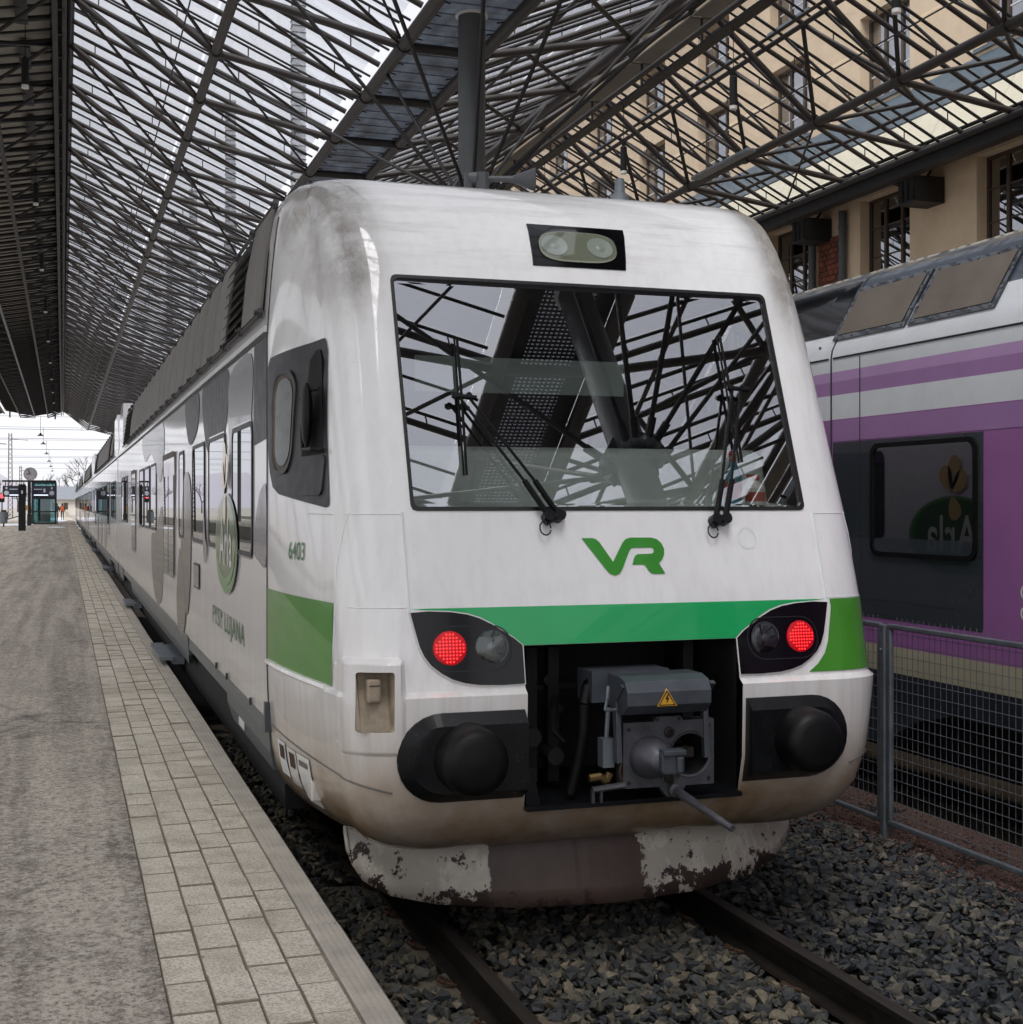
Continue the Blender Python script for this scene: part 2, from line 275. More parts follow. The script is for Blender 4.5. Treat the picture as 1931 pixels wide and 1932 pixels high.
# ------------------------------------------------------------------ mesh helpers
W = {}
def setw(o, m=None):
    m = m or Matrix.Identity(4); W[o.name] = m; o.matrix_basis = m
def link(o, parent=None, m=None):
    COL.objects.link(o); m = m or Matrix.Identity(4); W[o.name] = m; o.matrix_basis = m
    if parent is not None:
        o.parent = parent; o.matrix_parent_inverse = W[parent.name].inverted()
    return o
def tag(o, label=None, cat=None, group=None, kind=None):
    if label: o['label'] = label
    if cat: o['category'] = cat
    if group: o['group'] = group
    if kind: o['kind'] = kind
    return o
def thing(name, loc, label, cat, group=None):
    o = bpy.data.objects.new(name, None); o.empty_display_size = .2
    link(o, None, Matrix.Translation(loc)); return tag(o, label, cat, group)
class MB:
    def __init__(s): s.v = []; s.f = []; s.mi = []
    def add(s, vs, fs, mi=0):
        k = len(s.v); s.v += [tuple(v) for v in vs]; s.f += [tuple(i + k for i in f) for f in fs]; s.mi += [mi] * len(fs); return s
    def box(s, a, b, mi=0):
        x0, y0, z0 = a; x1, y1, z1 = b
        if x0 > x1: x0, x1 = x1, x0
        if y0 > y1: y0, y1 = y1, y0
        if z0 > z1: z0, z1 = z1, z0
        return s.add([(x0, y0, z0), (x1, y0, z0), (x1, y1, z0), (x0, y1, z0), (x0, y0, z1), (x1, y0, z1), (x1, y1, z1), (x0, y1, z1)],
                     [(0, 3, 2, 1), (4, 5, 6, 7), (0, 1, 5, 4), (1, 2, 6, 5), (2, 3, 7, 6), (3, 0, 4, 7)], mi)
    def tube(s, p, q, r, n=8, r2=None, cap=True, mi=0):
        p, q = Vector(p), Vector(q); d = q - p
        if d.length < 1e-6: return s
        d.normalize(); u = d.orthogonal().normalized(); w = d.cross(u); r2 = r if r2 is None else r2
        vs = []
        for c, rr in ((p, r), (q, r2)):
            for i in range(n):
                a = 2 * math.pi * (i + .5) / n; vs.append(c + (u * math.cos(a) + w * math.sin(a)) * rr)
        fs = [(i, (i + 1) % n, n + (i + 1) % n, n + i) for i in range(n)]
        if cap: fs += [tuple(range(n - 1, -1, -1)), tuple(range(n, 2 * n))]
        return s.add(vs, fs, mi)
    def path(s, pts, r, n=8, mi=0):
        for a, b in zip(pts, pts[1:]): s.tube(a, b, r, n, mi=mi)
        return s
    def lathe(s, c, axis, prof, n=24, mi=0, cap0=True):
        """prof: (distance along axis, radius)"""
        c, d = Vector(c), Vector(axis).normalized(); u = d.orthogonal().normalized(); w = d.cross(u); vs = []
        for h, r in prof:
            for i in range(n):
                a = 2 * math.pi * i / n; vs.append(c + d * h + (u * math.cos(a) + w * math.sin(a)) * r)
        fs = []
        for j in range(len(prof) - 1):
            for i in range(n): fs.append((j * n + i, j * n + (i + 1) % n, (j + 1) * n + (i + 1) % n, (j + 1) * n + i))
        if cap0 and prof[0][1] > 1e-5: fs.append(tuple(range(n - 1, -1, -1)))
        if cap0 and prof[-1][1] > 1e-5: fs.append(tuple(range((len(prof) - 1) * n, len(prof) * n)))
        return s.add(vs, fs, mi)
    def prism(s, poly, a, b, fn, mi=0):
        """poly 2D list; fn(u,v,t)->3D, t from a to b"""
        n = len(poly); vs = [fn(u, v, a) for u, v in poly] + [fn(u, v, b) for u, v in poly]
        fs = [(i, (i + 1) % n, n + (i + 1) % n, n + i) for i in range(n)] + [tuple(range(n - 1, -1, -1)), tuple(range(n, 2 * n))]
        return s.add(vs, fs, mi)
    def mesh(s, name, mats, smooth=False, angle=35):
        me = bpy.data.meshes.new(name); me.from_pydata(s.v, [], s.f)
        for m in (mats if isinstance(mats, (list, tuple)) else [mats]): me.materials.append(MATS[m])
        if len(set(s.mi)) > 1: me.polygons.foreach_set('material_index', s.mi)
        bm = bmesh.new(); bm.from_mesh(me); bmesh.ops.recalc_face_normals(bm, faces=bm.faces); bm.to_mesh(me); bm.free()
        if smooth:
            me.polygons.foreach_set('use_smooth', [True] * len(me.polygons)); me.set_sharp_from_angle(angle=R(angle))
        me.update(); return me
    def build(s, name, mats, parent=None, smooth=False, angle=35, m=None, kind=None):
        o = bpy.data.objects.new(name, s.mesh(name, mats, smooth, angle)); link(o, parent, m)
        if kind: o['kind'] = kind
        return o
def inst(name, me, parent, m, label=None):
    o = bpy.data.objects.new(name, me); return link(o, parent, m)
def bevel(o, w=.01, seg=2, angle=40):
    md = o.modifiers.new('bevel', 'BEVEL'); md.width = w; md.segments = seg; md.limit_method = 'ANGLE'; md.angle_limit = R(angle); return o
# unit cylinder shared by every canopy tube
UC = {}
def unit_tube(mat, n=8):
    if (mat, n) not in UC:
        me = MB().tube((0, 0, 0), (0, 0, 1), 1, n, cap=False).mesh('tube', mat, True, 60); UC[mat, n] = me
    return UC[mat, n]
def tube_obj(name, p, q, r, mat, parent, n=8):
    p, q = Vector(p), Vector(q); d = q - p
    m = Matrix.Translation(p) @ d.to_track_quat('Z', 'Y').to_matrix().to_4x4() @ Matrix.Diagonal((r, r, d.length, 1))
    return inst(name, unit_tube(mat, n), parent, m)
def rrect(u0, u1, v0, v1, r, n=5):
    pts = []
    for cu, cv, a0 in ((u1 - r, v1 - r, 0), (u0 + r, v1 - r, 90), (u0 + r, v0 + r, 180), (u1 - r, v0 + r, 270)):
        for i in range(n + 1):
            a = R(a0 + 90 * i / n); pts.append((cu + r * math.cos(a), cv + r * math.sin(a)))
    return pts
def decal(name, loops, fn, off, mat, parent, step=None, smooth=True, back=None):
    """flat outline(s) in 2D laid on a curved surface fn(u,v,off); back: also close it to that depth"""
    tri = geometry.tessellate_polygon([[Vector((u, v, 0)) for u, v in l] for l in loops]); pts = [p for l in loops for p in l]
    bm = bmesh.new(); vv = [bm.verts.new((u, v, 0)) for u, v in pts]
    for a, b, c in tri:
        try: bm.faces.new((vv[a], vv[b], vv[c]))
        except ValueError: pass
    if step:
        us = [p[0] for p in pts]; vs_ = [p[1] for p in pts]
        for ax, lo, hi in ((0, min(us), max(us)), (1, min(vs_), max(vs_))):
            k = int((hi - lo) / step)
            for i in range(1, k + 1):
                co = [0, 0, 0]; co[ax] = lo + (hi - lo) * i / (k + 1); no = [0, 0, 0]; no[ax] = 1
                bmesh.ops.bisect_plane(bm, geom=bm.verts[:] + bm.edges[:] + bm.faces[:], plane_co=co, plane_no=no, dist=1e-6)
    if back is not None:
        r = bmesh.ops.extrude_face_region(bm, geom=bm.faces[:]); 
        for g in r['geom']:
            if isinstance(g, bmesh.types.BMVert): g.co.z = 1
    for v in bm.verts:
        o = off if v.co.z < .5 else back; v.co = Vector(fn(v.co.x, v.co.y, o))
    bmesh.ops.recalc_face_normals(bm, faces=bm.faces)
    me = bpy.data.meshes.new(name); bm.to_mesh(me); bm.free(); me.materials.append(MATS[mat])
    if back is None and len(me.polygons):
        pass
    if smooth: me.polygons.foreach_set('use_smooth', [True] * len(me.polygons)); me.set_sharp_from_angle(angle=R(30))
    o = bpy.data.objects.new(name, me); return link(o, parent)
def text_decal(name, s, u0, u1, v0, v1, fn, off, mat, parent, step=None, shear=0, bold=0.0, space=1.0):
    cu = bpy.data.curves.new('text', 'FONT'); cu.body = s; cu.shear = shear; cu.offset = bold; cu.resolution_u = 4; cu.space_character = space
    ob = bpy.data.objects.new('text', cu); COL.objects.link(ob); dg = bpy.context.evaluated_depsgraph_get(); dg.update()
    me = bpy.data.meshes.new_from_object(ob.evaluated_get(dg)); bpy.data.objects.remove(ob)
    xs = [v.co.x for v in me.vertices]; ys = [v.co.y for v in me.vertices]; x0, x1, y0, y1 = min(xs), max(xs), min(ys), max(ys)
    for v in me.vertices:
        u = u0 + (u1 - u0) * (v.co.x - x0) / (x1 - x0); w = v0 + (v1 - v0) * (v.co.y - y0) / (y1 - y0); v.co = Vector(fn(u, w, off))
    me.materials.clear(); me.materials.append(MATS[mat]); me.name = name
    o = bpy.data.objects.new(name, me); return link(o, parent)
def interp(tab, z):
    if z <= tab[0][0]: return tab[0][1]
    for (a, b), (c, d) in zip(tab, tab[1:]):
        if z <= c: return b + (d - b) * (z - a) / (c - a)
    return tab[-1][1]
# ================================================================== ground, platform, tracks
b = MB(); b.add([(-900, -300, -.42), (900, -300, -.42), (900, 3000, -.42), (-900, 3000, -.42)], [(0, 1, 2, 3)])
tag(b.build('ground', 'ground_far'), kind='structure')
PT, PX0, PX1 = .55, -5.4, 1.05           # platform top, left edge, edge of the coping
pl = MB()
pl.box((PX0, -16, -.4), (.338, 400, PT)); pl.box((.338, -16, -.4), (.93, 400, PT - .028)); pl.box((.93, -16, -.4), (1.0, 400, PT - .09))
platform = MB().box((PX0, -16, -.41), (.335, 400, PT)).build('platform', 'asphalt'); tag(platform, kind='structure')
MB().box((.335, -16, -.41), (.99, 400, PT - .010)).build('paving_bed', 'joint_sand', platform)
# pavers: four rows of 0.15 x 0.30, 300 nearest are objects, the rest one joined part
cols = [(.341, .486), (.490, .636), (.640, .784), (.788, .926)]
def paver_mesh(w, l):
    c = .0035; z1 = 0; z0 = -.05; x, y = w / 2, l / 2
    vs_ = [(-x, -y, z0), (x, -y, z0), (x, y, z0), (-x, y, z0), (-x, -y, z1 - c), (x, -y, z1 - c), (x, y, z1 - c), (-x, y, z1 - c), (-x + c, -y + c, z1), (x - c, -y + c, z1), (x - c, y - c, z1), (-x + c, y - c, z1)]
    fs = []
    for k in (0, 4): fs += [(k + i, k + (i + 1) % 4, k + 4 + (i + 1) % 4, k + 4 + i) for i in range(4)]
    return vs_, fs + [(8, 9, 10, 11)]
def PAV(v_, f_, b=None):
    b = b or MB(); b.add(v_, f_[:8], 1); b.add(v_, f_[8:], 0); return b
far = MB(); count = 0; pmesh = []
for ci, (x0, x1) in enumerate(cols):
    v_, f_ = paver_mesh(x1 - x0, .290); pmesh.append(PAV(v_, f_).mesh('paver', ['paver', 'joint_sand']))
for j in range(0, 620):
    for ci, (x0, x1) in enumerate(cols):
        off = (.0, .055, .10, .16)[ci]
        y = 2.66 + off + j * .298
        if y > 180: continue
        dz = random.uniform(-.005, .003) ; rz = random.uniform(-.008, .008)
        m = Matrix.Translation(((x0 + x1) / 2 + random.uniform(-.0015, .0015), y, PT + dz)) @ Matrix.Rotation(rz, 4, 'Z') @ Matrix.Rotation(random.uniform(-.006, .006), 4, 'X')
        if count < 300 and y > 4.2:
            inst('paver', pmesh[ci], platform, m); count += 1
        else:
            v_, f_ = paver_mesh(x1 - x0, .290); PAV([m @ Vector(v) for v in v_], f_, far)
far.build('far_pavers', ['paver', 'joint_sand'], platform, kind='stuff')
# coping slabs, ribbed, 2.11 m long
def slab_prof(): 
    p = [(.934, -.10), (.934, PT - .004), (.938, PT)]
    for k in range(4):
        x = .958 + k * .024; p += [(x, PT), (x + .003, PT - .005), (x + .009, PT - .005), (x + .012, PT)]
    return p + [(1.046, PT), (1.058, PT - .012), (1.058, PT - .10), (1.0, PT - .14), (1.0, -.10)]
sp_ = slab_prof(); slab = MB().prism(sp_, 0, 2.095, lambda u, v, t_: (u, t_, v)).mesh('edge_slab', 'edge_slab')
for k in range(-6, 80):
    inst('edge_slab', slab, platform, Matrix.Translation((random.uniform(-.004, .004), 5.415 - 2.11 + k * 2.11, random.uniform(-.003, .003))))
# tracks ------------------------------------------------------------
def rail_prof():
    h = [(-.036, 0), (-.036, -.03), (-.010, -.045), (-.009, -.145), (-.06, -.16), (-.07, -.172)]
    return [(-x, z) for x, z in h][::-1] and ([(x, z) for x, z in h] + [(-x, z) for x, z in reversed(h)])
CLIP = MB().path([(-.03, -.05, 0), (.02, -.05, .03), (.045, -.01, .035), (.02, .03, .03), (-.03, .035, .012), (-.045, 0, .0)], .011, 6).mesh('rail_clip', 'rust', True)
SLEEP = MB().add([(-1.3, -.15, -.36), (1.3, -.15, -.36), (1.3, .15, -.36), (-1.3, .15, -.36), (-1.28, -.11, -.165), (1.28, -.11, -.165), (1.28, .11, -.165), (-1.28, .11, -.165)],
                 [(0, 3, 2, 1), (4, 5, 6, 7), (0, 1, 5, 4), (1, 2, 6, 5), (2, 3, 7, 6), (3, 0, 4, 7)]).mesh('sleeper', 'sleeper')
def track(cx, label, y0, y1, detail):
    t_ = thing('railway_track', (cx, y0, -.4), label, 'railway track', 'railway tracks')
    for s in (-1, 1):
        b = MB(); pr = rail_prof(); b.prism([(cx + s * .797 + x, z) for x, z in pr], y0, y1, lambda u, v, q: (u, q, v))
        o = b.build('rail', ['rail_steel', 'rail_top'], t_)
        for p in o.data.polygons:
            if p.normal.z > .9 and p.center.z > -.01: p.material_index = 1
    k = 0; y = y0 + .2
    while y < (16 if detail else y1):
        if detail: inst('sleeper', SLEEP, t_, Matrix.Translation((cx, y, 0)))
        if detail and y < 13:
            for s in (-1, 1):
                for q in (-1, 1):
                    inst('rail_clip', CLIP, t_, Matrix.Translation((cx + s * .797 + q * .105, y, -.165)) @ Matrix.Rotation(0 if q > 0 else math.pi, 4, 'Z'))
        y += .6
    return t_
track(2.72, 'dark rails on ballast running out from under the white train', 1.5, 220, True)
track(7.6, 'railway track hidden under the purple train behind the mesh fence', 0, 220, False)
track(-7.3, 'empty railway track along the far left side of the platform', 30, 320, False)
track(-11.8, 'second empty track to the left, farther from the platform', 30, 320, False)

# ballast ----------------------------------------------------------
def stone(rr, n=9):
    pts = rng.normal(size=(n, 3)); pts /= np.linalg.norm(pts, axis=1)[:, None]; pts *= rng.uniform(.75, 1.1, (n, 1)); pts *= np.array([1.25, .95, .62])
    bm = bmesh.new()
    for p in pts: bm.verts.new(p)
    r_ = bmesh.ops.convex_hull(bm, input=bm.verts[:]); bmesh.ops.delete(bm, geom=[g for g in r_['geom_interior'] if isinstance(g, bmesh.types.BMVert)], context='VERTS')
    bm.verts.ensure_lookup_table(); bm.verts.index_update()
    v = np.array([x.co[:] for x in bm.verts]); f = [[w.index for w in q.verts] for q in bm.faces]; bm.free(); return v, f
STN = [stone(1, n) for n in (8, 9, 10, 11, 9, 10, 12, 8)]
STM = [MB().add([tuple(x) for x in v], f).mesh('stone', 'ballast_stone') for v, f in STN]
def bed_h(x, y):
    """height of the ballast surface"""
    h = -.13 + .02 * math.sin(x * 3.1 + y * 1.7) * math.sin(y * 2.3)
    if x > 3.75: h += .10 * min(1, (x - 3.75) / .8)
    if 1.98 < x < 3.46: h += .035 * math.sin(math.pi * (x - 1.98) / 1.48)
    for rx in (1.923, 3.517):
        if abs(x - rx) < .2: h = min(h, -.185)
    return h
bed = MB(); nx, ny = 40, 60; xs_ = np.linspace(.95, 6.1, nx); ys_ = np.linspace(1.5, 30, ny)
bed.add([(x, y, bed_h(x, y) - .045) for y in ys_ for x in xs_], [(j * nx + i, j * nx + i + 1, (j + 1) * nx + i + 1, (j + 1) * nx + i) for j in range(ny - 1) for i in range(nx - 1)])
ballast = bed.build('ballast', 'ballast_base', None, True); tag(ballast, kind='structure')
cand = []
def scatter(x0, x1, y0, y1, dens, r0, r1):
    n = int((x1 - x0) * (y1 - y0) * dens)
    for _ in range(n):
        x, y = random.uniform(x0, x1), random.uniform(y0, y1)
        dr = min(abs(x - 1.923), abs(x - 3.517)); ys_ = abs((y - 1.7 + .3) % .6 - .3)
        if dr < .085 or (dr < .24 and ys_ < .11 and random.random() < .92) or (dr < .34 and ys_ < .09 and random.random() < .5): continue
        cand.append((x, y, bed_h(x, y) + random.uniform(-.03, .02), random.uniform(r0, r1)))
scatter(1.02, 5.25, 4.6, 8.2, 760, .022, .048)
scatter(1.02, 1.9, 8.2, 14, 420, .022, .045); scatter(3.6, 5.25, 8.2, 15, 520, .022, .045); scatter(1.95, 3.5, 8.2, 9.4, 300, .022, .045)
cand.sort(key=lambda c_: (c_[0] - 0) ** 2 + c_[1] ** 2 + (0 if c_[2] > -.135 else 100))
def in_view(x, y): 
    d = x * math.sin(YAW) + y * math.cos(YAW); l = x * math.cos(YAW) - y * math.sin(YAW)
    return abs(l / d) < .385 and 2.35 / d < .386
vis = [c_ for c_ in cand if in_view(c_[0], c_[1])]; hid = [c_ for c_ in cand if not in_view(c_[0], c_[1])]
V, Fc, k0 = [], [], 0
for i, (x, y, z, r) in enumerate(vis + hid):
    q = Matrix.Translation((x, y, z)) @ Matrix.Rotation(random.uniform(0, 6.28), 4, 'Z') @ Matrix.Rotation(random.gauss(0, .45), 4, 'X') @ Matrix.Rotation(random.gauss(0, .45), 4, 'Y')
    s_ = random.randrange(len(STN)); mm = q @ Matrix.Diagonal((r, r, r, 1))
    if i < 300: inst('stone', STM[s_], ballast, mm)
    else:
        a = np.array(mm); vv = STN[s_][0] @ a[:3, :3].T + a[:3, 3]; V += vv.tolist(); Fc += [[w + k0 for w in f] for f in STN[s_][1]]; k0 += len(vv)
me = bpy.data.meshes.new('loose_stones'); me.from_pydata(V, [], Fc); me.materials.append(MATS['ballast_stone'])
link(bpy.data.objects.new('loose_stones', me), ballast)['kind'] = 'stuff'
# fine red gravel along the fence
V, Fc, k0 = [], [], 0
for _ in range(9000):
    x = random.gauss(5.35, .33); y = random.uniform(5.4, 15); r = random.uniform(.006, .016)
    if x < 4.75 or x > 6.0: continue
    s_ = STN[random.randrange(8)]; a = np.array(Matrix.Rotation(random.uniform(0, 6.28), 3, 'Z')); vv = (s_[0] * r) @ a.T + np.array([x, y, bed_h(x, y) + .004 + random.uniform(0, .012)])
    V += vv.tolist(); Fc += [[w + k0 for w in f] for f in s_[1]]; k0 += len(vv)
me = bpy.data.meshes.new('red_gravel'); me.from_pydata(V, [], Fc); me.materials.append(MATS['gravel_red'])
tag(link(bpy.data.objects.new('red_gravel', me), None), 'fine reddish gravel along the foot of the mesh fence', 'gravel', kind='stuff')
gb = MB(); gb.add([(4.9, 5, -.06), (6.1, 5, -.06), (6.1, 30, -.06), (4.9, 30, -.06)], [(0, 1, 2, 3)]); tag(gb.build('gravel_strip', 'gravel_red'), kind='structure')
# scraps of litter in the gap between platform and train
for k in range(9):
    y = (6.7, 7.3, 7.9, 8.5, 9.0, 9.7, 10.3, 8.1, 7.0)[k]; x = 1.22 + .12 * ((k * 37) % 5) / 5
    a = .05 + .02 * (k % 3); z = bed_h(x, y) + .03
    b = MB(); n = 7; top = [(x + a * math.cos(i * 6.28 / n) * random.uniform(.6, 1.2), y + a * 1.3 * math.sin(i * 6.28 / n) * random.uniform(.6, 1.2), z + random.uniform(0, .03)) for i in range(n)]
    b.add(top + [(p[0], p[1], p[2] - .006) for p in top], [tuple(range(n)), tuple(range(2 * n - 1, n - 1, -1))] + [(i, (i + 1) % n, n + (i + 1) % n, n + i) for i in range(n)])
    tag(b.build('litter_scrap', ['litter', 'label_red', 'litter', 'bottle_teal', 'litter', 'ochre'][k % 6] if k % 2 else 'litter'), ['crumpled pale paper scrap nearest the camera in the platform gap', 'red wrapper scrap in the gap below the notice plates', 'pale scrap in the gap beside the train joint', 'teal scrap of litter in the dark gap', 'pale crumpled scrap farther along the gap', 'ochre scrap of litter in the gap', 'farthest pale scrap in the gap', 'reddish scrap beside the arch of the side skirt', 'small pale scrap under the bumper corner'][k], 'litter', 'litter between platform and train')

# ------------------------------------------------------------------ mesh fence between the tracks
FX = 5.31
def fence(y0, y1, label):
    f = thing('mesh_fence', (FX, y0, -.05), label, 'fence', 'fence panels between the trains')
    z0, z1 = .07, 1.43
    fr = MB(); fr.box((FX - .018, y0 + .012, z1 - .035), (FX + .018, y1 - .012, z1)); fr.box((FX - .018, y0 + .012, z0), (FX + .018, y1 - .012, z0 + .035))
    fr.box((FX - .0175, y0 + .012, z0 + .035), (FX + .0175, y0 + .047, z1 - .035)); fr.box((FX - .0175, y1 - .047, z0 + .035), (FX + .0175, y1 - .012, z1 - .035))
    bevel(fr.build('frame', 'galvanised', f), .008, 2)
    w = MB(); y = y0 + .09
    while y < y1 - .06: w.tube((FX + .022, y, z0 + .02), (FX + .022, y, z1 + .045), .0022, 5, cap=False); y += .06
    z = z0 + .08
    while z < z1: w.tube((FX + .018, y0 + .02, z), (FX + .018, y1 - .02, z), .0025, 5, cap=False); z += .076
    w.build('wire_mesh', 'galvanised', f, kind='stuff'); return f
# panel joint at Y = 7.95
fence(7.96, 11.9, 'mesh fence panel behind the white train, left of the steel post')
fence(3.9, 7.90, 'near mesh fence panel in front of the purple train, right of the post')
fence(12.0, 15.9, 'mesh fence panel farther away, mostly hidden behind the white train')
for y, l in ((7.93, 'square galvanised fence post standing in the ballast'), (11.95, 'galvanised fence post hidden behind the nose of the white train')):
    f = thing('fence_post', (FX, y, -.3), l, 'fence post', 'fence posts')
    bevel(MB().box((FX - .03, y - .026, -.3), (FX + .03, y + .026, 1.42)).build('post', 'galvanised', f), .006, 2)
    MB().lathe((FX - .034, y, 1.25), (-1, 0, 0), [(0, .012), (.008, .012), (.012, .006), (.012, 0)], 8).build('bolt', 'galvanised', f)
# ================================================================== the white train
C0 = 2.72; YJ = 7.84
PR = [(.53, 6.46), (.55, 6.42), (.62, 6.34), (.757, 6.25), (.95, 6.20), (1.32, 6.19), (1.345, 6.225), (1.547, 6.268), (1.73, 6.30), (2.212, 6.449), (3.435, 6.90), (3.6, 6.985), (3.75, 7.085), (3.9, 7.23), (4.0, 7.38), (4.06, 7.5), (4.1, 7.62), (4.13, 7.75), (4.145, 7.84)]
HWT = [(.53, 1.36), (.55, 1.41), (.58, 1.455), (.63, 1.50), (.7, 1.54), (.8, 1.57), (1.0, 1.59), (1.3, 1.6), (3.2, 1.6), (3.5, 1.58), (3.8, 1.55), (3.95, 1.525), (4.02, 1.49), (4.08, 1.42), (4.12, 1.28), (4.138, 1.1), (4.145, .8)]
def Yf(z): return interp(PR, z)
def hw(z): return interp(HWT, z)
def cd(z):
    base = interp([(.55, .32), (1.3, .25), (2.0, .25), (2.6, .28), (3.435, .34), (3.8, .42), (4.145, .3)], z)
    d = YJ - Yf(z); return base * (1 - math.exp(-d * 1.9 / base * .5))
def bb(z):
    k = interp([(.5, .17), (1.3, .135), (2.2, .145), (3.4, .17), (3.9, .14), (4.145, .1)], z)
    q = min(1, (YJ - Yf(z)) / 1.3); return hw(z) - k * (1 - (1 - q) ** 3) + (.014 if z < 1.335 else 0) * 1.0
def aa(z): return min(1.12, bb(z) - .26)
def nose(xp, z, off=0.0):
    """point on front or corner; xp from centre"""
    a, b_ = aa(z), bb(z); x = abs(xp); y = Yf(z) + .012 * (min(x, a) / 1.12) ** 2
    if x > a:
        q = min(1, (x - a) / (b_ - a)); y += (cd(z) - .012) * (1 - (1 - q ** 2.15) ** (1 / 2.15))
    p = Vector((C0 + xp, y, z))
    if off:
        e = .004; s = math.copysign(1, xp) if xp else 1
        xa = xp - s * e; px = nose(xa, z); pz = nose(xa, z + e); pc = nose(xa - s * e, z)
        n = (px - pc).cross(pz - px) * s; n.normalize()
        if n.y > 0 and x <= a: n = -n
        if n.dot(Vector((s * .3, -1, 0))) < 0: n = -n
        p += n * off
    return p
def sidex(Y, z):
    b_ = bb(z); yc = Yf(z) + cd(z)
    if Y < yc:
        w_ = max(0, min(1, (Y - Yf(z) - .012) / max(1e-4, cd(z) - .012))); q = (1 - (1 - w_) ** 2.15) ** (1 / 2.15); return aa(z) + (b_ - aa(z)) * q
    q = max(0, min(1, (Y - yc) / max(1e-4, YJ - yc))); return b_ + (hw(z) - b_) * (1 - (1 - q) ** 1.6)
def flank(s):
    return lambda Y, z, off=0: Vector((C0 + s * (sidex(Y, z) + off), Y, z))
def wall(s):
    return lambda Y, z, off=0: Vector((C0 + s * (hw(z) + off), Y, z))
cab = thing('control_car', (C0, 18, 0), 'white double-ended commuter control car with VR logo and cab facing the camera', 'train')
# --- nose shell
rows = [.53, .55, .58, .62, .68, .757, .85, .95, 1.06, 1.2, 1.32, 1.345, 1.45, 1.547, 1.64, 1.73, 1.9, 2.05, 2.212, 2.4, 2.6, 2.8, 3.0, 3.2, 3.435, 3.52, 3.6, 3.68, 3.75, 3.83, 3.9, 3.95, 4.0, 4.03, 4.06, 4.08, 4.1, 4.115, 4.13, 4.138, 4.145]
fl = [0, .2, .4, .582, .75, .92, 1.09]; NC, NS = 9, 7
def row(z):
    half = []
    a, b_ = aa(z), bb(z); k = a / 1.12
    for x in fl: half.append(nose(x * k, z))
    half.append(nose(a, z))
    for i in range(1, NC + 1):
        q = math.sin(i / NC * math.pi / 2); half.append(nose(a + (b_ - a) * q, z))
    yc = Yf(z) + cd(z)
    for i in range(1, NS + 1):
        y = yc + (YJ - yc) * i / NS; half.append(Vector((C0 + sidex(y, z), y, z)))
    left = [Vector((2 * C0 - p.x, p.y, p.z)) for p in half[1:]][::-1]
    return left + half
G = [row(z) for z in rows]; n = len(G[0]); mid = (n - 1) // 2
sh = MB(); sh.v = [tuple(p) for r_ in G for p in r_]
for j in range(len(rows) - 1):
    for i in range(n - 1):
        ci = (i if i >= mid else n - 2 - i) - mid; zc = (rows[j] + rows[j + 1]) / 2
        if ci < 3 and .757 < zc < 1.547: continue
        if ci < 6 and 2.212 < zc < 3.435: continue
        if i < mid and 1.05 < zc < 1.45 and all(1.185 < C0 - G[jj][ii].x < 1.462 for jj in (j, j + 1) for ii in (i, i + 1)): continue
        sh.f.append((j * n + i, j * n + i + 1, (j + 1) * n + i + 1, (j + 1) * n + i)); sh.mi.append(0)
nose_o = sh.build('nose_shell', 'white_nose', cab, True, 28)
# underside closing
u_ = MB(); u_.add([tuple(p) for p in G[0]] + [(C0 + 1.15, YJ, .53), (C0 - 1.15, YJ, .53)], [tuple(range(n))]); u_.build('nose_underside', 'black_matt', cab)
# soft ledge along the flank below the green patch, bumper seam
def ribbon(name, pts, r, mat, par=cab): return MB().path(pts, r, 6).build(name, mat, par, True)
for s in (-1, 1):
    f_ = flank(s)
    ledge = [f_(y, 1.337, .004) for y in np.linspace(7.82, 6.60, 9)]
    ribbon('waist_ledge', ledge, .019, 'white_plain')
    yc_ = Yf(.93) + cd(.93)
    ribbon('bumper_seam', [f_(y, .985 - .06 * (7.83 - y) / (7.83 - yc_), .001) for y in np.linspace(7.83, yc_ + .015, 8)] + [nose(s * x, .922 - .05 * (bb(.92) - x) / .2, .001) for x in np.linspace(bb(.92) - .004, 1.24, 9)], .005, 'roof_grey')
    # vertical front seams beside the windscreen
    ribbon('front_seam', [nose(s * 1.142, z, .001) for z in np.linspace(1.72, 2.20, 8)], .006, 'pale_grey')
    ribbon('panel_seam', [nose(s * x, 2.19, .0005) for x in np.linspace(1.145, bb(2.19) - .004, 8)] + [f_(y, 2.19, .0005) for y in np.linspace(Yf(2.19) + cd(2.19) + .02, 7.0, 4)], .0025, 'pale_grey')
    ribbon('panel_seam', [nose(s * x, 1.742, .0005) for x in np.linspace(1.15, bb(1.742) - .004, 8)], .0025, 'pale_grey')
    ribbon('panel_seam', [f_(6.545, z, .0005) for z in np.linspace(1.345, 2.2, 9)], .0028, 'pale_grey')
    ribbon('joint_gap', [wall(s)(YJ + .004, z, .001) for z in np.linspace(.62, 3.9, 20)], .006, 'roof_dark')
# --- windscreen
def scr(u, v, off=0): return nose(u, v, off) if abs(u) <= 1.12 else nose(u, v, off)
ws = decal('windscreen', [rrect(-1.088, 1.088, 2.216, 3.431, .03)], lambda u, v, o: nose(u, v) + Vector((0, .93, -.34)) * .012, 0, 'windscreen_glass', cab, None, False)
o_ = rrect(-1.098, 1.098, 2.206, 3.441, .035); i_ = rrect(-1.080, 1.080, 2.225, 3.424, .03)
decal('gasket', [o_, i_], lambda u, v, o: nose(u, v, o), .006, 'gasket', ws, .3, back=-.03)
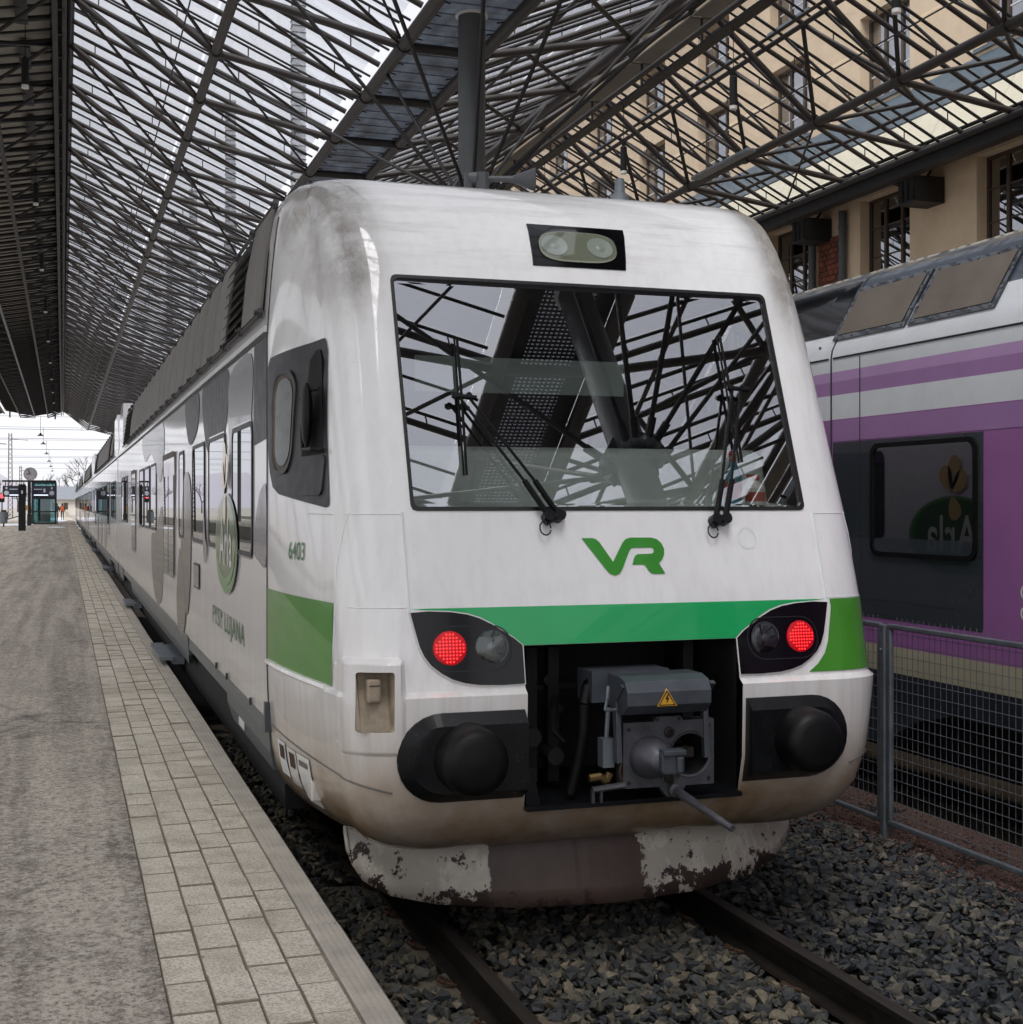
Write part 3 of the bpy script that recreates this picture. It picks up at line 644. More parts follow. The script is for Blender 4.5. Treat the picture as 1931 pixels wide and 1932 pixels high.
# cab interior
inr = MB(); yb = 7.81
inr.add([(C0 - 1.3, 6.7, 1.5), (C0 + 1.3, 6.7, 1.5), (C0 + 1.3, yb, 1.5), (C0 - 1.3, yb, 1.5), (C0 - 1.2, 7.02, 3.48), (C0 + 1.2, 7.02, 3.48), (C0 + 1.2, yb, 3.48), (C0 - 1.2, yb, 3.48)], [(0, 1, 2, 3), (4, 7, 6, 5), (2, 6, 7, 3), (0, 3, 7, 4), (1, 5, 6, 2)])
inr.build('cab_interior', 'interior_grey', cab)
da = MB(); da.prism([(6.56, 1.7), (6.60, 2.15), (6.74, 2.235), (6.95, 2.25), (7.02, 2.52), (7.12, 2.56), (7.25, 2.5), (7.25, 1.7)], C0 - 1.15, C0 + 1.15, lambda u, v, t_: (t_, u, v)); bevel(da.build('dashboard', 'dash_grey', cab), .02)
for sx in (-.55, .5):
    st = MB(); st.prism(rrect(sx - .24, sx + .24, 2.0, 2.85, .12), 7.5, 7.62, lambda u, v, t_: (C0 + u, t_ + (v - 2) * .12, v)); st.prism(rrect(sx - .25, sx + .25, 1.85, 2.0, .05), 7.35, 7.62, lambda u, v, t_: (C0 + u, t_, v))
    st.build('driver_seat', 'black_matt', cab, True)
sb = MB(); sb.box((C0 - .95, 6.965, 2.84), (C0 + .25, 6.975, 3.03)); sb.build('sun_blind', 'interior_light', cab)
# bottles on the dash are things of their own
def bottle(x, y, h, r, label, mat, cap):
    t_ = thing('cleaning_bottle', (C0 + x, y, 2.235), label, 'bottle', 'bottles on the dashboard')
    MB().lathe((C0 + x, y, 2.235), (0, 0, 1), [(0, r), (h * .55, r), (h * .75, r * .45), (h * .8, r * .35)], 16).build('body', mat, t_, True)
    MB().lathe((C0 + x, y, 2.235 + h * .8), (0, 0, 1), [(0, r * .4), (h * .12, r * .4)], 12).box((C0 + x - .05, y - .012, 2.235 + h * .92), (C0 + x + .02, y + .012, 2.235 + h)).build('spray_head', cap, t_)
    MB().lathe((C0 + x, y, 2.235), (0, 0, 1), [(h * .12, r * 1.01), (h * .42, r * 1.01)], 16).build('label_band', 'label_red', t_, True)
bottle(.80, 6.72, .30, .05, 'teal spray bottle standing on the dashboard behind the windscreen', 'bottle_teal', 'label_red')
bottle(.95, 6.74, .17, .055, 'short white bottle with red label on the dashboard', 'bottle_white', 'label_red')
# --- wipers
def S(x, z, o=0): return nose(x, z, o)
def wiper(piv, elbow, top, bot, label):
    wp = bpy.data.objects.new('wiper', None); link(wp, cab, Matrix.Translation(S(*piv))); wp['label'] = label
    d = .028
    arm = MB(); ex, ez = elbow; px, pz = piv
    for q in (-.028, .028):
        arm.path([S(px + q, pz, .03), S(px + q + (ex - px) * .25, pz + (ez - pz) * .25, .055), S(ex + q * .9, ez, .05)], .0085, 6)
        arm.path([S(px + q, pz, .035), S(px + q + (ex - px) * .28, pz + (ez - pz) * .28, .058)], .017, 6)
    arm.build('arm', 'black_paint', wp, True)
    hb = MB(); hb.tube(S(ex - .06, ez, .05), S(ex + .07, ez - .01, .05), .014, 6); hb.tube(S(ex - .04, ez, .035), S(ex - .04, ez, .065), .016, 8); hb.tube(S(ex + .03, ez, .035), S(ex + .03, ez, .065), .016, 8)
    hb.build('linkage', 'black_paint', wp, True)
    bl = MB(); bl.path([S(*top, .018), S((top[0] + bot[0]) / 2, (top[1] + bot[1]) / 2, .03), S(*bot, .018)], .008, 6); bl.path([S(top[0] - .012, top[1], .008), S(bot[0] - .012, bot[1], .008)], .006, 6)
    bl.build('blade', 'rubber', wp, True)
    bs = MB(); bs.tube(S(px - .028, pz, 0), S(px - .028, pz, .06), .03, 10); bs.tube(S(px + .028, pz, 0), S(px + .028, pz, .06), .03, 10); bs.tube(S(px - .05, pz - .03, .03), S(px + .06, pz + .02, .03), .02, 8)
    bs.build('pivot', 'black_paint', wp, True)
    hl = [S(px - .05 + .03 * math.cos(a), pz - .06 + .035 * math.sin(a), .03) for a in np.linspace(0, 6.0, 12)]
    MB().path(hl, .004, 5).build('washer_hose', 'gasket', wp, True)
wiper((-.37, 2.17), (-.785, 2.775), (-.775, 3.095), (-.80, 2.38), 'windscreen wiper leaning left on its double arm')
wiper((.56, 2.15), (.785, 2.86), (.755, 3.175), (.755, 2.46), 'upright windscreen wiper on the right half of the glass')
# --- roof headlamp in the forehead
hlp = decal('roof_headlamp', [[(-.268, 3.80), (.315, 3.80), (.258, 3.54), (-.29, 3.54)][::-1]], lambda u, v, o: nose(u, v, o), .006, 'black_gloss', cab, .06, back=-.02)
lens = [(.0 + .23 * math.copysign(abs(math.cos(a)) ** .55, math.cos(a)) + .015 * math.sin(a), 3.665 + .095 * math.copysign(abs(math.sin(a)) ** .75, math.sin(a))) for a in np.linspace(0, 2 * math.pi, 40)[:-1]]
decal('reflector_tray', [lens], lambda u, v, o: nose(u, v, o), .008, 'lamp_tray_cream', hlp, .05)
for x in (-.14, .13):
    c_ = nose(x, 3.665, .010); nrm = (nose(x, 3.665, .05) - nose(x, 3.665, .0)).normalized()
    MB().lathe(c_, nrm, [(.0, .078), (.004, .074), (.002, .05), (-.002, .03), (.004, .022), (.006, 0)], 20).build('lamp', 'pale_grey', hlp, True)
decal('cover_glass', [lens], lambda u, v, o: nose(u, v, o), .022, 'lamp_glass', hlp, .05)
# --- green front band and flank patches
Lh = [(-1.140, 1.717), (-1.05, 1.722), (-.943, 1.716), (-.86, 1.703), (-.797, 1.683), (-.735, 1.652), (-.679, 1.616), (-.63, 1.585), (-.586, 1.548), (-.586, 1.365), (-.70, 1.362), (-.816, 1.367), (-.885, 1.378), (-.947, 1.397), (-1.0, 1.427), (-1.048, 1.465), (-1.08, 1.508), (-1.101, 1.556), (-1.122, 1.64)]
def grow(poly, k):
    cx = sum(p[0] for p in poly) / len(poly); cz = sum(p[1] for p in poly) / len(poly); out = []
    for u, v in poly:
        d = math.hypot(u - cx, v - cz); out.append((u + (u - cx) / d * k, v + (v - cz) / d * k))
    return out
for s in (-1, 1):
    poly = [(-s * u * -1 if False else (u if s < 0 else -u), v) for u, v in Lh]
    if s > 0: poly = poly[::-1]
    pod = decal('tail_lamp_pod', [poly], lambda u, v, o: nose(u, v, o), .012, 'black_gloss', cab, .09, back=-.01)
    rim = grow(poly, .006)
    decal('pod_rim', [rim, poly[::-1]], lambda u, v, o: nose(u, v, o), .008, 'white_plain', pod, None)
    rx, cxx = s * .955, s * .745
    for nm, x, red in (('red_lamp', rx, True), ('clear_lamp', cxx, False)):
        c_ = nose(x, 1.543, .013); nrm = Vector((s * .06, -1, .12)).normalized()
        if red:
            lo = MB().lathe(c_, nrm, [(0, .084), (.006, .082), (.010, .070), (.011, 0)], 28).build(nm, 'red_glow', pod, True)
            led = MB()
            for i in range(-4, 5):
                for j in range(-4, 5):
                    if i * i + j * j > 17.5: continue
                    p_ = c_ + Vector((1, -s * .06 * -1, 0)).normalized() * (i * .0165) + nrm.cross(Vector((1, 0, 0))).normalized() * (-j * .0165) + nrm * .0112; led.lathe(p_, nrm, [(0, .0042), (.002, .0035)], 6)
            led.build('led_dots', 'red_led', lo, kind='stuff')
        else:
            lo = MB().lathe(c_, nrm, [(0, .084), (.004, .084), (.003, .078)], 28).build(nm, 'steel_grey', pod, True)
            MB().lathe(c_, nrm, [(.001, .076), (.0005, .05), (.001, .03), (.005, .02), (.007, 0)], 24).build('reflector', 'steel_bright', lo, True)
            MB().lathe(c_, nrm, [(.005, .079), (.012, .055), (.014, 0)], 24).build('lens', 'lamp_glass', lo, True)
    # tray outline behind both lamps
    xa, xb_ = sorted((s * .64, s * 1.06)); decal('lamp_tray', [rrect(xa, xb_, 1.43, 1.65, .10), rrect(xa + .006, xb_ - .006, 1.436, 1.644, .096)[::-1]], lambda u, v, o: nose(u, v, o), .0135, 'gasket', pod)
top_e = [(x, 1.733) for x in np.linspace(-1.14, 1.14, 9)]
Ltop = grow(Lh, .008)[0:9]; 
band = top_e + [(-u, v) for u, v in Ltop] [0:0]
low = [(-1.14, 1.731)] + [(u, v) for u, v in Ltop[1:9]]
outline = [(-1.14, 1.735), (1.14, 1.735)] + [(-u, v) for u, v in low[1:]] + [(u, v) for u, v in reversed(low[1:])]
decal('green_band', [outline], lambda u, v, o: nose(u, v, o), .003, 'green_bright', cab, .2)
for s in (-1, 1):
    decal('green_patch', [[(7.825, 1.352), (7.825, 1.755), (6.56, 1.755), (6.53, 1.352)]], flank(s), .004, 'green_dark', cab, .12)
# green wraps round the right corner behind the lamp pod
cr = [(1.16, 1.735), (bb(1.735) - .002, 1.735), (bb(1.36) - .002, 1.36), (.99, 1.36), (1.05, 1.40), (1.10, 1.455), (1.128, 1.52), (1.15, 1.62), (1.165, 1.70)]
decal('corner_green', [cr], lambda u, v, o: nose(u, v, o), .004, 'green_dark', cab, .03)
# --- logo on the front
vr = [(205, 290), (265, 290), (285, 296), (302, 312), (367, 420), (432, 318), (452, 298), (480, 289), (600, 290), (632, 298), (656, 320), (668, 352), (664, 384), (650, 410), (628, 430), (657, 488), (600, 489), (580, 486), (566, 474), (552, 450), (545, 438), (530, 436), (474, 437), (488, 402), (497, 388), (512, 380), (592, 378), (604, 372), (608, 361), (604, 349), (592, 344), (490, 345), (476, 349), (466, 362), (415, 460), (398, 484), (372, 494), (346, 486), (328, 468)]
decal('front_logo', [[(-.222 + (x - 205) * .45 / 463, 2.066 - (y - 290) * .186 / 200) for x, y in vr]], lambda u, v, o: nose(u, v, o), .004, 'green_logo', cab)
ring = [(.72 + .055 * math.cos(a), 2.06 + .058 * math.sin(a)) for a in np.linspace(0, 6.283, 25)[:-1]]
decal('sticker_mark', [ring, [(.72 + .047 * math.cos(a), 2.06 + .05 * math.sin(a)) for a in np.linspace(0, 6.283, 25)[:-1]][::-1]], lambda u, v, o: nose(u, v, o), .002, 'pale_grey', cab)
text_decal('car_number', '6403', 7.30, 7.02, 1.945, 2.04, flank(-1), .004, 'green_text', cab, bold=.004)
# --- buffers
for s in (-1, 1):
    xs0, xs1 = (-1.225, -.60) if s < 0 else (.60, 1.20)
    def stadium(r_in):
        rad = .215 - r_in; e = xs0 if s < 0 else xs1; cxq = e - math.copysign(.215, e); inner = (xs1 if s < 0 else xs0) + (r_in if False else 0)
        pts = []
        for a in np.linspace(90, 270, 15): pts.append((cxq - (rad * math.cos(R(a))) * (-1 if s < 0 else 1), 1.032 + rad * math.sin(R(a))))
        if s < 0: pts = pts + [(-.60, 1.032 - rad), (-.60, 1.032 + rad)]
        else: pts = pts + [(.60, 1.032 - rad), (.60, 1.032 + rad)]
        return pts
    po, pi_ = stadium(0), stadium(.055)
    yo = lambda u: 6.19 + max(0, abs(u) - 1.05) * .45
    bp = MB(); m_ = len(po)
    vo = [nose(max(-1.35, min(1.35, u)), v, .012) for u, v in po]; vi = [Vector((C0 + u, 6.125 + max(0, abs(u) - .95) * .22, v)) for u, v in pi_]; vb = [p + Vector((0, .08, 0)) for p in vo]
    bp.add(vb + vo + vi, [(i, (i + 1) % m_, m_ + (i + 1) % m_, m_ + i) for i in range(m_)] + [(m_ + i, m_ + (i + 1) % m_, 2 * m_ + (i + 1) % m_, 2 * m_ + i) for i in range(m_)] + [tuple(range(2 * m_, 3 * m_))])
    bo = bp.build('buffer_cover', 'black_paint', cab, True, 30)
    MB().lathe((C0 + s * .895, 6.16, 1.035), (0, -1, 0), [(0, .172), (.03, .168), (.13, .160), (.165, .150), (.185, .128), (.192, .10), (.196, 0)], 40).build('buffer', 'rubber', cab, True, 50)
    for u, v in ((s * 1.09, 1.15), (s * 1.09, .90), (s * .67, 1.16), (s * .67, .87)):
        MB().lathe((C0 + u, 6.135 + max(0, abs(u) - .95) * .22, v), (0, -1, 0), [(-.005, .014), (.002, .014), (.002, .009), (-.004, .008), (-.004, 0)], 10).build('bolt', 'gasket', bo)
# --- coupler pocket
pk = MB(); x0, x1, z0, z1, yf, yb = C0 - .582, C0 + .582, .757, 1.547, 6.262, 7.15
pk.add([(x0, yf, z0), (x1, yf, z0), (x1, yf, z1), (x0, yf, z1), (x0, yb, z0), (x1, yb, z0), (x1, yb, z1), (x0, yb, z1)], [(4, 5, 6, 7), (0, 4, 7, 3), (1, 2, 6, 5), (0, 1, 5, 4), (3, 7, 6, 2)])
pk.build('coupler_pocket', 'pocket', cab)
fz = MB(); fz.box((x0, 6.20, z0 - .012), (x1, 6.62, z0 + .012)); fz.prism([(-.575, .77), (-.50, .77), (-.54, .95), (-.575, .95)], 6.24, 6.5, lambda u, v, t_: (C0 + u, t_, v)); fz.build('pocket_sill', 'black_paint', cab)
bk = MB()
for q in (-.42, -.3, .47): bk.box((C0 + q - .03, 6.6, .8), (C0 + q + .03, 6.66, 1.5))
bk.tube((C0 - .55, 6.7, 1.28), (C0 + .55, 6.7, 1.28), .03); bk.tube((C0 - .45, 6.62, 1.05), (C0 - .45, 6.5, 1.05), .05, 12); bk.tube((C0 - .33, 6.62, .95), (C0 - .33, 6.48, .95), .045, 12)
for q, z in ((-.45, 1.30), (-.33, 1.33), (-.45, 1.12), (-.28, 1.18)): bk.lathe((C0 + q, 6.6, z), (0, -1, 0), [(0, .03), (.02, .03), (.02, .015), (.03, .015), (.03, 0)], 10)
bk.path([(C0 - .3, 6.55, 1.25), (C0 - .34, 6.5, 1.2), (C0 - .34, 6.5, 1.08), (C0 - .28, 6.5, 1.02)], .012, 6)
bk.build('pocket_fittings', 'pocket', cab, True)
cp = bpy.data.objects.new('coupler', None); link(cp, cab, Matrix.Translation((C0 + .1, 6.1, .85))); cp['label'] = 'grey automatic coupler with cone, cup and covered connector box'
# electrical head hood (octagonal)
def XZ(y): return lambda u, v, t_: (C0 + u, t_, v)
hood = MB(); sec = [(5.985, 1.385), (5.955, 1.335), (5.955, 1.27), (6.01, 1.222), (6.10, 1.222), (6.22, 1.25), (6.22, 1.405), (6.06, 1.405)]
hood.prism(sec, C0 - .16, C0 + .285, lambda u, v, t_: (t_, u, v)); bevel(hood.build('connector_hood', 'steel_grey', cp), .004, 2)
MB().box((C0 - .245, 6.2, 1.26), (C0 + .17, 6.40, 1.415)).build('connector_box', 'steel_grey', cp)
tri_ = [(.043, 1.352), (-.008, 1.266), (.098, 1.266)]
YH = 5.953
def onhood(u, v, o=0):
    return Vector((C0 + u, (5.955 - o) if v <= 1.335 else (5.955 + (v - 1.335) * .6 - o), v))
ts = decal('warning_sign', [tri_], onhood, .004, 'yellow_sign', cp, .006)
inn = grow(tri_, -.008); inn2 = grow(tri_, -.017); decal('sign_border', [inn, inn2[::-1]], onhood, .006, 'sign_black', ts, .006)
bolt_ = [(.048, 1.326), (.034, 1.300), (.044, 1.300), (.040, 1.277), (.056, 1.306), (.046, 1.306), (.054, 1.326)]
decal('lightning_bolt', [bolt_], onhood, .006, 'sign_black', ts, .006)
# face plate with round opening
xc, zc, rc = .228, 1.003, .102
plate = [(-.13, .852), (.36, .848), (.36, 1.172), (-.13, 1.172)]
circ = [(xc + rc * math.cos(a), zc + rc * math.sin(a)) for a in np.linspace(0, 2 * math.pi, 33)[:-1]]
fp = decal('face_plate', [plate, circ[::-1]], lambda u, v, o: Vector((C0 + u, 6.08 - o, v)), 0, 'cast_grey', cp, None, True, back=-.09)
MB().lathe((C0 + xc, 6.085, zc), (0, 1, 0), [(0, rc), (.05, rc * .95), (.20, rc * .6), (.24, 0)], 32, 0, False).build('cup', 'pocket', cp, True)
MB().lathe((C0 + xc, 6.083, zc), (0, -1, 0), [(-.01, rc + .002), (.006, rc + .004), (.008, rc + .012), (0, rc + .016)], 32, 0, False).build('cup_rim', 'cast_grey', cp, True)
MB().box((C0 + xc - .06, 6.10, zc - .02), (C0 + xc + .03, 6.19, zc + .03)).tube((C0 + .13, 6.05, zc + .02), (C0 + .21, 6.09, zc + .03), .012).build('hook', 'rail_steel', cp)
MB().lathe((C0 + .01, 6.085, 1.0), (0, -1, 0), [(0, .104), (.02, .104), (.05, .098), (.10, .078), (.135, .055), (.15, .04), (.152, 0)], 32).build('cone', 'cast_bright', cp, True, 60)
tg = MB(); tg.prism(rrect(-.005, .115, .945, 1.055, .02), 5.90, 5.99, XZ(0)); tg.box((C0 + .0, 5.885, 1.035), (C0 + .12, 5.96, 1.062)); tg.tube((C0 + .085, 5.89, .955), (C0 + .085, 5.89, 1.03), .018, 10); bevel(tg.build('locking_tongue', 'steel_grey', cp), .006, 2)
for z in (1.117, .892): MB().lathe((C0 + .114, 6.08, z), (0, -1, 0), [(0, .027), (.008, .027), (.012, .02), (.012, .012), (.004, .012), (.004, 0)], 18).build('pin', 'rail_steel', cp, True)
MB().prism([(.03, 1.168), (.045, 1.195), (.175, 1.195), (.19, 1.168)], 6.075, 6.12, XZ(0)).build('top_tab', 'cast_grey', cp)
MB().prism([(.06, .85), (.20, .85), (.17, .80), (.10, .80)], 6.07, 6.12, XZ(0)).build('bottom_tab', 'cast_grey', cp)
for x in (.05, .17, .09, .15):
    pass
for x, z in ((.05, 1.182), (.165, 1.182), (.07, .90), (.16, .90), (-.10, 1.14), (.33, 1.14), (.33, .88), (-.10, .88)):
    MB().lathe((C0 + x, 6.078, z), (0, -1, 0), [(0, .009), (.005, .009), (.006, 0)], 8).build('bolt', 'rail_steel', cp)
for x in (-.155, .315):
    arms = MB(); arms.prism([(6.10, .98), (6.13, 1.30), (6.02, 1.372), (5.99, 1.36), (6.08, 1.28), (6.06, .98)], C0 + x - .014, C0 + x + .014, lambda u, v, t_: (t_, u, v))
    bevel(arms.build('hood_arm', 'steel_grey', cp), .004, 2)
MB().path([(C0 - .30, 6.06, .862), (C0 - .13, 6.06, .875)], .016, 6).box((C0 - .305, 6.05, .80), (C0 - .29, 6.07, .862)).box((C0 - .26, 6.05, .80), (C0 - .25, 6.07, .862)).build('side_bar', 'cast_grey', cp)
MB().box((C0 - .215, 6.13, .95), (C0 - .155, 6.2, 1.09)).tube((C0 - .185, 6.16, 1.09), (C0 - .175, 6.16, 1.24), .012).build('valve', 'galvanised', cp)
MB().path([(C0 - .28, 6.15, .90), (C0 - .22, 6.15, .905), (C0 - .19, 6.15, .88), (C0 - .17, 6.15, .92)], .02, 8).build('brass_fitting', 'brass', cp, True)
MB().path([(C0 - .16, 6.09, 1.12), (C0 - .155, 6.08, 1.05), (C0 - .14, 6.07, 1.0), (C0 - .155, 6.07, .93), (C0 - .13, 6.07, .88)], .005, 6).build('cable', 'rust', cp, True)
MB().path([(C0 - .19, 6.30, 1.37), (C0 - .24, 6.26, 1.34), (C0 - .265, 6.25, 1.25), (C0 - .27, 6.26, 1.10), (C0 - .29, 6.28, .95), (C0 - .32, 6.3, .80)], .032, 10).build('air_hose', 'rubber', cp, True, 80)
MB().path([(C0 - .22, 6.05, 1.36), (C0 - .235, 6.03, 1.30), (C0 - .245, 6.03, 1.25), (C0 - .18, 6.05, 1.245)], .008, 6).build('release_lever', 'galvanised', cp, True)
MB().tube((C0 + .135, 6.06, .835), (C0 + .212, 5.60, .742), .024, 14, .017).build('release_rod', 'steel_bright', cp, True)
MB().lathe((C0 + .135, 6.07, .835), (0, -1, 0), [(0, .035), (.03, .035), (.035, .02)], 14).build('rod_socket', 'cast_grey', cp, True)
# --- lamp socket recess in the left corner
hu = (1.175, 1.472, 1.04, 1.515)
def house(u, v, o):
    d = min(u - hu[0], hu[1] - u, v - hu[2], hu[3] - v); q = max(0, min(1, d / .032)); q = q * q * (3 - 2 * q)
    p0 = nose(-u, v, -.003); p1 = nose(-u, min(v, 1.30), .010); p1.z = v
    return p0.lerp(p1, q) + Vector((0, .10 if o < -.01 else 0, 0))
outer = rrect(*hu, .055, 8); hole = rrect(1.238, 1.405, 1.165, 1.448, .014)
hz = decal('socket_housing', [outer, hole[::-1]], house, 0, 'white_nose', cab, .012)
rc_ = MB(); po = [house(u, v, 0) for u, v in hole]; pb = [Vector((C0 - 1.32 - (u - 1.32) * .85, house(1.32, 1.40, 0).y + .02 + .085 * max(0, (v - 1.165) / .28), v)) for u, v in hole]; k_ = len(po)
rc_.add(po + pb, [(i, (i + 1) % k_, k_ + (i + 1) % k_, k_ + i) for i in range(k_)] + [tuple(range(k_, 2 * k_))]); rc_.build('socket_recess', 'socket_dirt_shade', hz)
c_ = house(1.325, 1.37, 0)
sk = MB().box((c_.x - .034, c_.y + .012, c_.z - .07), (c_.x + .034, c_.y + .09, c_.z + .045)); bevel(sk.build('socket', 'socket_dirt_shade', hz), .012, 2)
MB().box((c_.x - .026, c_.y + .008, c_.z + .012), (c_.x + .026, c_.y + .02, c_.z + .016)).build('socket_slot', 'gasket', hz)
# --- plough
pz = [(-1.30, .44), (-1.29, .36), (-1.24, .28), (-1.12, .215), (-.9, .185), (-.5, .17), (0, .165), (.5, .17), (.9, .185), (1.12, .215), (1.24, .28), (1.29, .36), (1.30, .44)]
pg = MB(); cols_ = []
for x, zb_ in pz:
    ysw = 6.56 + .46 * (abs(x) / 1.30) ** 2.3; colm = []
    for k in range(6):
        q = k / 5; z = .62 + (zb_ - .62) * q; colm.append((C0 + x * (1 + .01 * (1 - q)), ysw + .06 * (1 - q) - .05 * math.sin(q * 1.6), z))
    cols_.append(colm)
pv = [p for c_ in cols_ for p in c_]; fs = [(i * 6 + j, (i + 1) * 6 + j, (i + 1) * 6 + j + 1, i * 6 + j + 1) for i in range(len(cols_) - 1) for j in range(5)]
pg.add(pv, fs); plo = pg.build('snow_plough', 'plough_paint', cab, True, 60); md = plo.modifiers.new('thick', 'SOLIDIFY'); md.thickness = .02; md.offset = 1
# --- dark cab-side panels with window and mirror
for s in (-1, 1):
    fk = flank(s); P_ = [(7.80, 2.56), (7.80, 3.02), (7.74, 3.07), (6.98, 3.105), (6.96, 3.085), (6.93, 3.03), (6.82, 2.62), (6.70, 2.24), (6.74, 2.222), (7.52, 2.295), (7.66, 2.335), (7.74, 2.42)]
    cpn = decal('cab_side_panel', [P_], fk, .006, 'film_dark', cab, .12)
    ow = decal('cab_window', [rrect(7.28, 7.66, 2.42, 2.96, .14)], fk, .012, 'frame_brown', cpn, .2, back=-.02)
    decal('pane', [rrect(7.305, 7.58, 2.45, 2.93, .12)], fk, .016, 'pane_green', ow, .2)
    decal('window_rim', [rrect(7.265, 7.675, 2.405, 2.975, .15), rrect(7.285, 7.655, 2.425, 2.955, .14)[::-1]], fk, .018, 'gasket', ow, .2)
    decal('mirror_recess', [[(7.13, 2.49), (7.13, 3.0), (7.08, 3.05), (7.02, 3.05), (6.97, 2.98), (6.84, 2.50)]], fk, .010, 'black_matt', cpn, .12)
    decal('mirror_flap', [rrect(6.80, 7.14, 2.285, 2.49, .04)], fk, .016, 'film_dark', cpn, .12, back=.0)
    if s > 0: continue
    xm = fk(6.98, 2.7).x + s * .06
    MB().path([(xm - s * .05, 6.80, 2.515), (xm, 6.82, 2.52), (xm + s * .005, 7.06, 2.525), (xm + s * .005, 7.08, 2.58), (xm + s * .005, 7.08, 2.80), (xm, 6.98, 2.83), (xm - s * .05, 6.88, 2.83)], .011, 6).build('mirror_bracket', 'black_paint', cpn, True)
    mr = MB(); mr.lathe((xm, 6.98, 2.535), (0, 0, 1), [(0, .02), (.05, .05), (.14, .068), (.24, .066), (.29, .05), (.33, .02), (.335, 0)], 16)
    mr.v = [((v[0] - xm) * .45 + xm, v[1], v[2]) for v in mr.v]; mr.build('wing_mirror', 'rubber', cpn, True)
# --- labels and plug covers low on the left flank
fk = flank(-1)
for (ya, yb2, za, zb2, mt) in ((7.42, 7.60, .74, .93, 'pale_grey'), (7.20, 7.38, .72, .92, 'white_plain'), (6.95, 7.18, .66, .92, 'logo_white')):
    pl_ = decal('notice_plate', [[(ya, za), (ya, zb2), (yb2, zb2), (yb2, za)]], fk, .006, mt, cab, .1)
    decal('plate_picture', [[(ya + .03, (za + zb2) / 2), (ya + .03, zb2 - .02), (yb2 - .05, zb2 - .02), (yb2 - .05, (za + zb2) / 2)]] if mt != 'logo_white' else [[(ya + .04, zb2 - .06), (ya + .04, zb2 - .03), (yb2 - .04, zb2 - .03), (yb2 - .04, zb2 - .06)]], fk, .009, 'rust' if mt != 'logo_white' else 'roof_grey', pl_, .1)
p_ = fk(7.02, .74); bevel(MB().box((p_.x - .022, 6.95, .70), (p_.x + .05, 7.07, .81)).build('plug_cover', 'white_plain', cab), .01, 2)
MB().box((fk(7.82, 1)[0] - .03, 7.80, .93), (fk(7.82, 1)[0] + .02, 7.86, 1.10)).build('jack_point', 'steel_grey', cab)

# --- car bodies -----------------------------------------------------
SEC = [(-z0, z) for z, z0 in HWT if z >= 1.0]
def body_section(zlo):
    zs = [zlo, 1.0, 1.3, 2.2, 3.2, 3.3]
    left = [(hw(max(z, .8)), z) for z in zs] + [(1.585, 3.34), (1.55, 3.8), (1.525, 3.95), (1.49, 4.02), (1.42, 4.08), (1.28, 4.12), (1.1, 4.138), (.5, 4.15)]
    return [(-x, z) for x, z in left] + [(x, z) for x, z in reversed(left)]
def car_shell(par, y0, y1):
    MB().prism([(C0 + x, z) for x, z in body_section(.975)], y0, y1, lambda u, v, t_: (u, t_, v)).build('body_shell', 'white_side', par, True, 25)
    MB().prism([(C0 + x, z) for x, z in ((-1.48, .45), (1.48, .45), (1.5, .97), (-1.5, .97))], y0 + .1, y1 - .1, lambda u, v, t_: (u, t_, v)).build('underframe', 'black_matt', par)
def skirt(par, y0, y1, cuts, s=-1):
    prev = y0; segs = []
    for a, b in cuts: segs.append((prev, a)); prev = b
    segs.append((prev, y1))
    for a, b in segs:
        if b - a < .2: continue
        pol = [(a + (.18 if a != y0 else 0), .70), (b - (.18 if b != y1 else 0), .70), (b, .80), (b, .985), (a, .985), (a, .80)]
        decal('side_skirt', [pol], lambda Y, z, o: Vector((C0 + s * (hw(max(z, .85)) + o - (.02 if z < .75 else 0)), Y, z)), .006, 'skirt_grey', par, None, False, back=-.03)
    for a, b in cuts: decal('arch_skirt', [[(a - .02, .86), (b + .02, .86), (b + .02, .985), (a - .02, .985)]], lambda Y, z, o: Vector((C0 + s * (hw(.86) + o), Y, z)), .004, 'skirt_grey', par, None, False)
def side_window(par, ya, yb2, za, zb2, s=-1, r=.07, frame='film_light'):
    w_ = decal('window', [rrect(ya - .02, yb2 + .02, za - .02, zb2 + .02, r + .015), rrect(ya + .012, yb2 - .012, za + .012, zb2 - .012, r)[::-1]], wall(s), .010, 'gasket', par, None, False, back=0)
    decal('pane', [rrect(ya + .01, yb2 - .01, za + .01, zb2 - .01, r)], wall(s), .006, 'side_glass', w_, None, False)
    decal('trim', [rrect(ya - .032, yb2 + .032, za - .032, zb2 + .032, r + .025), rrect(ya - .02, yb2 + .02, za - .02, zb2 + .02, r + .015)[::-1]], wall(s), .007, 'chrome', w_, None, False); return w_
